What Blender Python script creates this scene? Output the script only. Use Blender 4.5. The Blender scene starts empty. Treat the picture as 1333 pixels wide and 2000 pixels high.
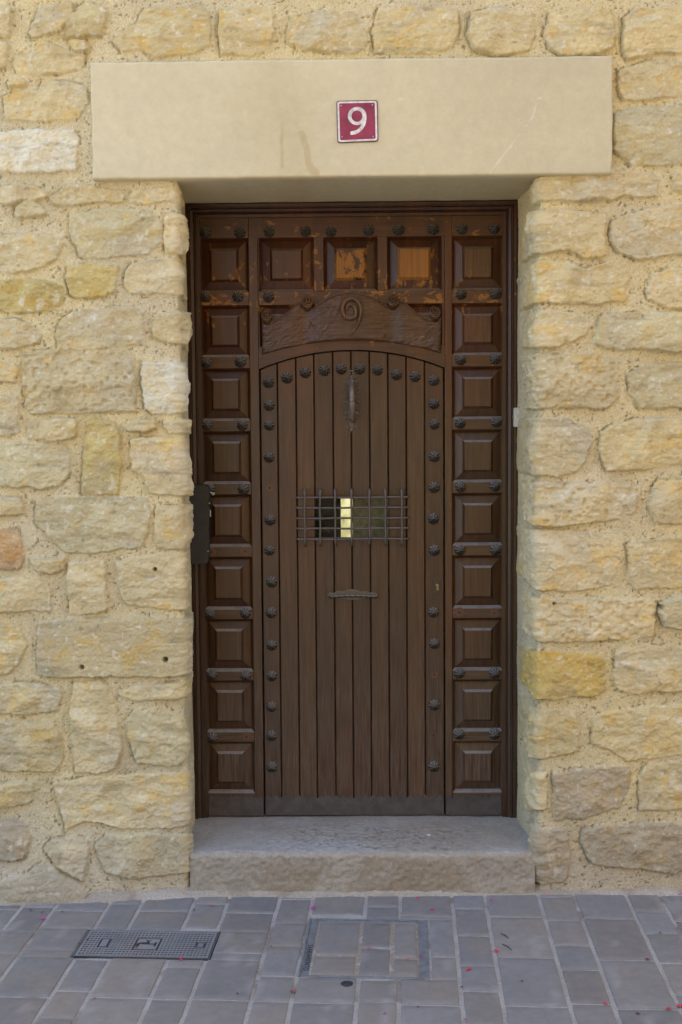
import bpy, bmesh, math, random
import numpy as np
from mathutils import Vector, Matrix
from mathutils.geometry import tessellate_polygon

# ---------------------------------------------------------------- camera, sky, sun, exposure
S = bpy.context.scene
COL = S.collection
CAM_D, CAM_H, FPX = 4.05, 1.629, 2240.0            # metres in front of the wall, height, focal length in photo pixels
YAW, PITCH, ROLL = math.radians(.9), math.radians(3.5), math.radians(.42)
_f = Vector((-math.sin(YAW)*math.cos(PITCH), math.cos(YAW)*math.cos(PITCH), -math.sin(PITCH)))
_r = _f.cross(Vector((0, 0, 1))).normalized(); _u = _r.cross(_f)
R_ = _r*math.cos(ROLL) - _u*math.sin(ROLL)
U_ = _r*math.sin(ROLL) + _u*math.cos(ROLL)
cd = bpy.data.cameras.new('camera'); cam = bpy.data.objects.new('camera', cd); COL.objects.link(cam)
cam.matrix_world = Matrix(((R_.x, U_.x, -_f.x, 0), (R_.y, U_.y, -_f.y, -CAM_D), (R_.z, U_.z, -_f.z, CAM_H), (0, 0, 0, 1)))
cd.sensor_fit = 'VERTICAL'; cd.sensor_height = 36; cd.lens = FPX*36/2000; cd.clip_end = 300; cd.clip_start = .05
S.camera = cam

SUN_EL, SUN_AZ = math.radians(58), math.radians(14)     # from behind the house: the doorway stands in open shade, lit by the sunny front opposite and the sky
W = bpy.data.worlds.new("World"); S.world = W; W.use_nodes = True
nt = W.node_tree; bg = nt.nodes['Background']
sky = nt.nodes.new('ShaderNodeTexSky'); sky.sky_type = 'NISHITA'; sky.sun_disc = False
sky.sun_elevation = SUN_EL; sky.sun_rotation = -SUN_AZ
sky.dust_density = 4.0; sky.air_density = 1.0; sky.ozone_density = 1.0
nt.links.new(sky.outputs[0], bg.inputs[0]); bg.inputs[1].default_value = 0.15
sl = bpy.data.lights.new('sun', 'SUN'); sl.energy = 5; sl.angle = math.radians(.5); sl.color = (1, .90, .74)
sun = bpy.data.objects.new('sun', sl); COL.objects.link(sun)
_sd = Vector((-math.cos(SUN_EL)*math.sin(SUN_AZ), math.cos(SUN_EL)*math.cos(SUN_AZ), math.sin(SUN_EL)))
sun.rotation_euler = (-_sd).to_track_quat('-Z', 'Y').to_euler()
S.view_settings.view_transform = 'Standard'; S.view_settings.look = 'None'; S.view_settings.gamma = 1
S.view_settings.exposure = 2.15

# ---------------------------------------------------------------- measuring: a photo pixel seen on a vertical plane y=Y, or on the ground
def _ray(px, py): return _f + R_*((px-666.5)/FPX) - U_*((py-1000)/FPX)
def Wp(px, py, Y=0.0):
    d = _ray(px, py); t = (CAM_D+Y)/d.y
    return d.x*t, CAM_H + d.z*t
def Gp(px, py):
    d = _ray(px, py); t = -CAM_H/d.z
    return d.x*t, d.y*t - CAM_D

# ---------------------------------------------------------------- helpers
rng = random.Random(7); nr = np.random.RandomState(11)
WPOS = {}
def link(name, me, mat=None, parent=None, origin=(0, 0, 0)):
    o = bpy.data.objects.new(name, me); COL.objects.link(o)
    if mat and me and not me.materials: me.materials.append(mat)
    place(o, parent, origin); return o
def place(o, parent, origin):
    if parent is not None:
        o.parent = parent; o.location = Vector(origin) - WPOS[parent.name]
    else: o.location = origin
    WPOS[o.name] = Vector(origin)
def thing(name, loc, label, cat, group=None):
    o = bpy.data.objects.new(name, None); COL.objects.link(o); o.empty_display_size = .05
    place(o, None, loc); tag(o, label, cat, group); return o
def tag(o, label, cat, group=None):
    o['label'] = label; o['category'] = cat
    if group: o['group'] = group
    return o
def structure(o): o['kind'] = 'structure'; return o

class MB:
    def __init__(s): s.v = []; s.f = []; s.sm = []
    def add(s, vs, fs, smooth=False):
        n = len(s.v); s.v += [tuple(v) for v in vs]; s.f += [tuple(i+n for i in f) for f in fs]; s.sm += [smooth]*len(fs); return s
    def quad(s, *p): return s.add(p, [tuple(range(len(p)))])
    def box(s, a, b, bev=0.0, dirs=None):
        x0, y0, z0 = a; x1, y1, z1 = b
        if bev <= 0:
            return s.add([(x0,y0,z0),(x1,y0,z0),(x1,y1,z0),(x0,y1,z0),(x0,y0,z1),(x1,y0,z1),(x1,y1,z1),(x0,y1,z1)],
                         [(0,3,2,1),(4,5,6,7),(0,1,5,4),(1,2,6,5),(2,3,7,6),(3,0,4,7)])
        bm = bmesh.new(); bmesh.ops.create_cube(bm, size=1)
        for v in bm.verts: v.co = Vector((x0+(v.co.x+.5)*(x1-x0), y0+(v.co.y+.5)*(y1-y0), z0+(v.co.z+.5)*(z1-z0)))
        bmesh.ops.bevel(bm, geom=bm.edges[:], offset=bev, segments=2, affect='EDGES', profile=.6)
        return s.bm(bm)
    def bm(s, bm, smooth=False):
        bm.verts.index_update(); s.add([v.co for v in bm.verts], [[v.index for v in f.verts] for f in bm.faces], smooth); bm.free(); return s
    def tube(s, pts, rad, n=10, caps=True, twist=None, flat=None):
        pts = [Vector(p) for p in pts]; m = len(pts); rs = rad if hasattr(rad, '__len__') else [rad]*m
        vs = []; fs = []; up = None; L = 0
        for i, p in enumerate(pts):
            t = (pts[min(i+1, m-1)] - pts[max(i-1, 0)]).normalized()
            if up is None:
                up = Vector((0, 0, 1)) if abs(t.z) < .8 else Vector((1, 0, 0))
            a = (up - t*up.dot(t)).normalized(); b = t.cross(a); up = a
            if i: L += (p - pts[i-1]).length
            for k in range(n):
                th = 2*math.pi*k/n; r = rs[i]
                if twist: r *= 1 + twist[0]*math.cos(twist[1]*th + twist[2]*L)
                vs.append(p + (a*math.cos(th) + b*math.sin(th))*r)
        for i in range(m-1):
            for k in range(n):
                k2 = (k+1) % n; fs.append((i*n+k, i*n+k2, (i+1)*n+k2, (i+1)*n+k))
        if caps: fs += [tuple(reversed(range(n))), tuple(range((m-1)*n, m*n))]
        return s.add(vs, fs, True)
    def prism(s, poly, y0, y1, smooth=False):
        """polygon of (x, z), front at y0 (towards the street), back at y1"""
        if sum((poly[i][0]*poly[(i+1) % len(poly)][1] - poly[(i+1) % len(poly)][0]*poly[i][1]) for i in range(len(poly))) < 0: poly = poly[::-1]
        n = len(poly); tri = tessellate_polygon([[Vector((x, z, 0)) for x, z in poly]])
        vs = [(x, y0, z) for x, z in poly] + [(x, y1, z) for x, z in poly]; fs = [tuple(t) for t in tri] + [tuple(i+n for i in t[::-1]) for t in tri]
        fs += [(i, n+i, n+(i+1) % n, (i+1) % n) for i in range(n)]
        bm = bmesh.new(); bv = [bm.verts.new(v) for v in vs]
        for f in fs:
            try: bm.faces.new([bv[i] for i in f])
            except ValueError: pass
        bmesh.ops.recalc_face_normals(bm, faces=bm.faces[:])
        return s.bm(bm, smooth)
    def xf(s, M):
        s.v = [tuple(M @ Vector(v)) for v in s.v]; return s
    def mesh(s, name, origin=None):
        if origin is None:
            a = np.array(s.v); origin = tuple((a.min(0)+a.max(0))/2)
        me = bpy.data.meshes.new(name); me.from_pydata([tuple(np.subtract(v, origin)) for v in s.v], [], s.f)
        me.polygons.foreach_set('use_smooth', s.sm); me.update(); return me, origin
    def build(s, name, mat, parent=None, origin=None):
        me, og = s.mesh(name, origin); return link(name, me, mat, parent, og)

def smooth01(x): x = np.clip(x, 0, 1); return x*x*(3-2*x)
_tab = nr.rand(256, 256)
def vnoise(x, y, seed=0):
    x = x + seed*17.31; y = y + seed*9.77
    xi = np.floor(x).astype(int); yi = np.floor(y).astype(int); fx = smooth01(x-xi); fy = smooth01(y-yi)
    a = _tab[xi % 256, yi % 256]; b = _tab[(xi+1) % 256, yi % 256]; c = _tab[xi % 256, (yi+1) % 256]; d = _tab[(xi+1) % 256, (yi+1) % 256]
    return (a*(1-fx)+b*fx)*(1-fy) + (c*(1-fx)+d*fx)*fy
def fbm(x, y, sc, oc=4, seed=0, gain=.5):
    s = 0; a = 1; t = 0
    for o in range(oc):
        s = s + a*(vnoise(x*sc*2**o + 5.3*o, y*sc*2**o + 1.7*o, seed+o) - .5); t += a; a *= gain
    return s/t*2                                                  # about -1..1

def grid_mesh(name, P, C=None, mask=None, smooth=True):
    """P: (m,n,3) array of points -> mesh, C: (m,n,3) colours"""
    m, n = P.shape[:2]; idx = np.arange(m*n).reshape(m, n)
    q = np.stack([idx[:-1, :-1], idx[:-1, 1:], idx[1:, 1:], idx[1:, :-1]], -1)
    q = q.reshape(-1, 4) if mask is None else q[mask]
    return raw_mesh(name, P.reshape(-1, 3), q, None if C is None else C.reshape(-1, C.shape[-1]), smooth)
def raw_mesh(name, V, q, C=None, smooth=True):
    used = np.zeros(len(V), bool); used[q.ravel()] = True; mp = np.cumsum(used)-1
    V = V[used]; q = mp[q]
    me = bpy.data.meshes.new(name); me.vertices.add(len(V)); me.vertices.foreach_set('co', V.astype(np.float32).ravel())
    me.loops.add(q.size); me.loops.foreach_set('vertex_index', q.astype(np.int32).ravel())
    me.polygons.add(len(q)); me.polygons.foreach_set('loop_start', np.arange(0, q.size, 4, dtype=np.int32))
    me.polygons.foreach_set('loop_total', np.full(len(q), 4, np.int32))
    me.update(calc_edges=True); me.polygons.foreach_set('use_smooth', np.full(len(q), smooth))
    if C is not None:
        at = me.attributes.new('tint', 'FLOAT_COLOR', 'POINT'); c = np.ones((len(V), 4), np.float32); c[:, :C.shape[1]] = C[used]
        at.data.foreach_set('color', c.ravel())
    me.validate(); return me

# ---------------------------------------------------------------- materials
class NT:
    def __init__(s, name):
        s.m = bpy.data.materials.new(name); s.m.use_nodes = True; s.t = s.m.node_tree; s.b = s.t.nodes['Principled BSDF']
    def n(s, ty, **kw):
        o = s.t.nodes.new(ty)
        for k, v in kw.items(): setattr(o, k, v)
        return o
    def l(s, a, b): s.t.links.new(a, b)
    def val(s, sock, v):
        if hasattr(v, 'node'): s.l(v, sock)
        else: sock.default_value = v
    def pos(s, scale=(1, 1, 1)):
        g = s.n('ShaderNodeNewGeometry'); mp = s.n('ShaderNodeMapping'); mp.inputs['Scale'].default_value = scale; s.l(g.outputs['Position'], mp.inputs[0]); return mp.outputs[0]
    def noise(s, vec, sc, det=6, rough=.6, dist=0):
        o = s.n('ShaderNodeTexNoise'); o.inputs['Scale'].default_value = sc; o.inputs['Detail'].default_value = det; o.inputs['Roughness'].default_value = rough; o.inputs['Distortion'].default_value = dist
        s.l(vec, o.inputs['Vector']); return o.outputs['Fac']
    def ramp(s, fac, stops):
        o = s.n('ShaderNodeValToRGB'); e = o.color_ramp.elements
        while len(e) < len(stops): e.new(.5)
        for i, (p, c) in enumerate(stops): e[i].position = p; e[i].color = (*c, 1) if len(c) == 3 else c
        s.l(fac, o.inputs[0]); return o.outputs[0]
    def mix(s, f, a, b, mode='MIX'):
        o = s.n('ShaderNodeMix', data_type='RGBA', blend_type=mode); s.val(o.inputs[0], f)
        for k, v in ((6, a), (7, b)): s.val(o.inputs[k], (*v, 1) if isinstance(v, tuple) and len(v) == 3 else v)
        return o.outputs[2]
    def math(s, op, a, b=0.0, c=None, clamp=False):
        o = s.n('ShaderNodeMath', operation=op, use_clamp=clamp); s.val(o.inputs[0], a); s.val(o.inputs[1], b)
        if c is not None: s.val(o.inputs[2], c)
        return o.outputs[0]
    def maprange(s, v, a, b, c=0, d=1):
        o = s.n('ShaderNodeMapRange', interpolation_type='SMOOTHSTEP'); s.val(o.inputs[0], v)
        for i, k in enumerate((a, b, c, d)): s.val(o.inputs[i+1], k)
        return o.outputs[0]
    def attr(s, name, ty='GEOMETRY'):
        return s.n('ShaderNodeAttribute', attribute_name=name, attribute_type=ty)
    def bump(s, h, strength, dist, prev=None):
        o = s.n('ShaderNodeBump'); o.inputs['Strength'].default_value = strength; o.inputs['Distance'].default_value = dist; s.l(h, o.inputs['Height'])
        if prev: s.l(prev, o.inputs['Normal'])
        return o.outputs[0]
    def out(s, col=None, rough=None, normal=None, **kw):
        if col is not None: s.val(s.b.inputs['Base Color'], (*col, 1) if isinstance(col, tuple) and len(col) == 3 else col)
        if rough is not None: s.val(s.b.inputs['Roughness'], rough)
        if normal is not None: s.l(normal, s.b.inputs['Normal'])
        for k, v in kw.items(): s.val(s.b.inputs[k.replace('_', ' ')], v)
        return s.m

def mat_tinted(name, rough=.9, spec=.25, fine=.25, sc1=55, sc2=420, bump=(.5, .004, .6, .0012), speck=None, two=False):
    """stone-like stuff coloured by the mesh's own tint, with fine mottling and grain"""
    N = NT(name); p = N.pos(); at = N.attr('tint'); c = N.mix(1.0, at.outputs['Color'], (1, 1, 1), 'MULTIPLY')
    n1 = N.noise(p, sc1, 8, .65); n2 = N.noise(p, sc2, 4, .6)
    g = N.ramp(n1, [(.25, (1-fine,)*3), (.75, (1+fine*.7,)*3)])
    c = N.mix(1.0, c, g, 'MULTIPLY')
    g2 = N.ramp(n2, [(.3, (1-fine*.9,)*3), (.7, (1+fine*.5,)*3)]); c = N.mix(1.0, c, g2, 'MULTIPLY')
    if two:      # mortar: sandy grain and pits; stone: fine bedding, pale chips
        al = at.outputs['Alpha']; sand = N.mix(1.0, at.outputs['Color'], N.ramp(N.noise(p, 210, 3, .75), [(.3, (.70, .69, .66)), (.55, (1, 1, 1)), (.75, (1.22, 1.22, 1.2))]), 'MULTIPLY')
        bed = N.noise(N.pos((34, 34, 74)), 1.0, 7, .7, 1.0); st = N.mix(1.0, at.outputs['Color'], N.ramp(bed, [(.25, (.80, .78, .73)), (.5, (1, 1, 1)), (.8, (1.14, 1.14, 1.13))]), 'MULTIPLY')
        chip = N.noise(N.pos((1, 1, 1.7)), 48, 8, .72); st = N.mix(N.maprange(chip, .60, .68, 0, .55), st, N.mix(1.0, st, (1.32, 1.34, 1.40), 'MULTIPLY')); st = N.mix(N.maprange(chip, .40, .33, 0, .5), st, N.mix(1.0, st, (.72, .68, .58), 'MULTIPLY'))
        c = N.mix(al, sand, st); n2 = N.mix(al, n2, bed)
    if speck:
        v = N.noise(p, speck[0], 3, .5); c = N.mix(N.maprange(v, speck[1], speck[1]+.04), c, speck[2])
    b = N.bump(n1, bump[0], bump[1]); b = N.bump(n2, bump[2], bump[3], b)
    return N.out(c, rough, b, Specular_IOR_Level=spec)

M = {}
M['wall'] = mat_tinted('rubble_stone', .92, .2, .24, 60, 330, (.6, .006, .9, .0022), (170, .72, (.14, .11, .055)), True)
M['render'] = mat_tinted('smooth_render', .9, .2, .08, 30, 500, (.12, .003, .35, .0008), (230, .735, (.22, .17, .09)))
M['step'] = mat_tinted('worn_step_stone', .85, .3, .22, 70, 260, (.4, .004, .7, .002))
M['paver'] = mat_tinted('paving_stone', .62, .4, .16, 28, 520, (.15, .004, .3, .0006), (90, .73, (.10, .09, .08)))
M['joint'] = mat_tinted('joint_mortar', .95, .2, .3, 120, 600, (.5, .004, .8, .0015))

def mat_wood(name, horiz=False):
    """dark varnished boards; object property wear = how much varnish has flaked off, grey = how weathered"""
    N = NT(name)
    p = N.pos((3, 30, 70) if horiz else (70, 30, 3)); q = N.pos((10, 60, 260) if horiz else (260, 60, 10)); w = N.pos((26, 26, 34) if horiz else (34, 26, 20))
    big = N.pos((2.2, 2.2, 1.6))
    g1 = N.noise(p, 1.0, 6, .62, .6); g2 = N.noise(q, 1.0, 4, .7, .2); b1 = N.noise(big, 1.0, 3, .5)
    base = N.ramp(g1, [(.22, (.023, .0086, .0019)), (.5, (.056, .0265, .0066)), (.8, (.094, .0480, .0132))])
    sx_ = N.n('ShaderNodeSeparateXYZ'); N.l(N.pos(), sx_.inputs[0]); wn1 = N.n('ShaderNodeTexWhiteNoise', noise_dimensions='1D'); N.l(N.math('FLOOR', N.math('MULTIPLY', N.math('ADD', sx_.outputs[0], 1.1022), 13.96)), wn1.inputs['W'])
    base = N.mix(N.maprange(wn1.outputs['Value'], 0, 1, 0, .85), base, N.mix(1.0, base, (.58, .55, .52), 'MULTIPLY'))
    base = N.mix(N.maprange(b1, .35, .7), base, N.mix(1.0, base, (1.25, .92, .66), 'MULTIPLY'))
    base = N.mix(N.maprange(g2, .5, .78, 0, .55), base, (.014, .007, .004))
    sep = N.n('ShaderNodeSeparateXYZ'); N.l(N.pos(), sep.inputs[0]); zz = sep.outputs[2]
    grey = N.math('ADD', N.attr('grey', 'OBJECT').outputs['Fac'], N.maprange(zz, 1.05, .2, 0, .62)); wear = N.math('ADD', N.attr('wear', 'OBJECT').outputs['Fac'], N.math('MULTIPLY', N.maprange(zz, 1.93, 2.13, 0, .25), N.maprange(zz, 2.50, 2.24, .45, 1)))
    gn = N.noise(q, .7, 5, .7)
    base = N.mix(N.math('MULTIPLY', grey, N.maprange(gn, .30, .85)), base, (.145, .124, .102))
    red = N.maprange(zz, 1.55, 2.25, 0, .9); base = N.mix(red, base, N.mix(1.0, base, (.92, .54, .17), 'MULTIPLY'))   # varnish redder upward, darkened too: shade under the lintel put into the colour
    wn = N.noise(w, 1.0, 9, .68, .4)
    thr = N.math('SUBTRACT', .84, N.math('MULTIPLY', wear, .5))
    mask = N.maprange(N.math('SUBTRACT', wn, thr), 0, .025)
    bare = N.ramp(g1, [(.25, (.16, .060, .0085)), (.75, (.30, .130, .017))])
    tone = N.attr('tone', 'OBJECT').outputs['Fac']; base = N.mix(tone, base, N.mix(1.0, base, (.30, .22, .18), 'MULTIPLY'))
    col = N.mix(mask, base, bare)
    dust_light = N.noise(N.pos((1, 1, 1)), 420, 2, .5); col = N.mix(N.maprange(dust_light, .72, .80, 0, .5), col, (.20, .16, .12))
    gn_ = N.n('ShaderNodeNewGeometry'); sn = N.n('ShaderNodeSeparateXYZ'); N.l(gn_.outputs['True Normal'], sn.inputs[0])
    led = N.math('MULTIPLY', N.maprange(sn.outputs[2], .40, .86, 0, .9), N.maprange(N.noise(N.pos((1, 1, 1)), 38, 4, .6), .25, .6, .6, 1))
    led = N.math('MULTIPLY', led, N.maprange(zz, 2.40, 1.9, .45, 1))
    col = N.mix(led, col, (.255, .238, .222))  # pale dust on upward faces, with the sky's highlights put into its colour
    bp = N.bump(g1, .18, .002); bp = N.bump(g2, .3, .0006, bp)
    rough = N.math('ADD', .31, N.math('MULTIPLY', mask, .25)); rough = N.math('ADD', rough, N.math('MULTIPLY', g2, .2))
    return N.out(col, rough, bp, Specular_IOR_Level=.45)
M['wood'] = mat_wood('dark_wood'); M['wood_h'] = mat_wood('dark_wood_crosswise', True)

def mat_metal(name, col, rough=.5, metallic=.5, rust=0.0, sc=60, dust_light=0):
    N = NT(name); p = N.pos(); n = N.noise(p, sc, 6, .6); n2 = N.noise(p, 400, 3, .5)
    c = N.ramp(n, [(.3, tuple(v*.7 for v in col)), (.75, tuple(v*1.35 for v in col))])
    if dust_light:
        gn_ = N.n('ShaderNodeNewGeometry'); sn = N.n('ShaderNodeSeparateXYZ'); N.l(gn_.outputs['Normal'], sn.inputs[0]); c = N.mix(N.maprange(sn.outputs[2], .05, .75, 0, dust_light), c, (.23, .215, .195))  # upper sides paled: dust, plus sky highlights put into the colour
    if rust: c = N.mix(N.maprange(n, .62, .72, 0, rust), c, (.11, .05, .025))
    return N.out(c, N.math('ADD', rough-.1, N.math('MULTIPLY', n, .25)), N.bump(n2, .25, .0008), Metallic=metallic, Specular_IOR_Level=.4)
M['iron'] = mat_metal('wrought_iron', (.042, .036, .029), .36, .15, .2, 60, .75)
M['grille'] = mat_metal('grille_iron', (.105, .090, .082), .45, .2, .35, 60, .35)
M['sheet'] = mat_metal('kick_sheet', (.082, .075, .075), .5, .2, .3, 25)
M['box'] = mat_metal('grey_box_paint', (.030, .029, .028), .55, 0, 0, 30)
M['plate'] = mat_metal('worn_iron_plate', (.105, .092, .068), .42, .2, .2, 60, .5)
M['brass'] = mat_metal('old_brass', (.30, .22, .09), .4, .6)
M['steel'] = mat_metal('bright_screw', (.55, .55, .52), .3, .8)
M['white'] = mat_metal('white_enamel', (.62, .61, .60), .4, 0)
M['bell'] = mat_metal('yellowed_plastic', (.46, .45, .38), .45, 0, .25, 50)
M['red'] = mat_metal('red_enamel', (.26, .030, .072), .4, 0, 0, 20)
M['edge'] = mat_metal('dark_enamel_edge', (.10, .03, .05), .45, 0)
M['cover'] = mat_metal('grey_cover', (.19, .205, .225), .5, .25, .2, 40)
M['coverdark'] = mat_metal('dark_cover', (.035, .042, .055), .6, .2)
M['spot'] = mat_metal('bare_wood', (.105, .052, .026), .6, 0, 0, 90)
M['hole'] = mat_metal('nail_hole', (.006, .005, .004), .9, 0)
def mat_plain(name, col, rough=.6, **kw):
    N = NT(name); n = N.noise(N.pos(), 90, 4); c = N.ramp(n, [(.3, tuple(v*.75 for v in col)), (.7, tuple(v*1.2 for v in col))]); return N.out(c, rough, **kw)
M['petal_red'] = mat_plain('red_petal', (.55, .02, .06), .6, Subsurface_Weight=.1)
M['petal_pink'] = mat_plain('magenta_petal', (.42, .03, .30), .6)
M['petal_dark'] = mat_plain('dried_petal', (.16, .015, .04), .7)
M['twig'] = mat_plain('brown_twig', (.045, .035, .03), .8)
M['plaster'] = mat_plain('inside_plaster', (.70, .58, .30), .9)
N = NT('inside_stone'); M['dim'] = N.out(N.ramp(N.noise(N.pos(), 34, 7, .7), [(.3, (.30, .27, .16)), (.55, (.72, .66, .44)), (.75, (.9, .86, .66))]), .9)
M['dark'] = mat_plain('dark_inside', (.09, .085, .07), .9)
N = NT('window_glass'); M['glass'] = N.out((.75, .8, .72), .03, None, Transmission_Weight=1.0, IOR=1.12, Specular_IOR_Level=.5)
_d = N.n('ShaderNodeBsdfDiffuse'); _d.inputs[0].default_value = (.30, .30, .22, 1); _mx = N.n('ShaderNodeMixShader'); N.l(N.maprange(N.noise(N.pos(), 30, 5, .6), .3, .7, .01, .09), _mx.inputs[0])
N.l(N.b.outputs[0], _mx.inputs[1]); N.l(_d.outputs[0], _mx.inputs[2]); N.l(_mx.outputs[0], N.t.nodes['Material Output'].inputs[0])

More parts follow.
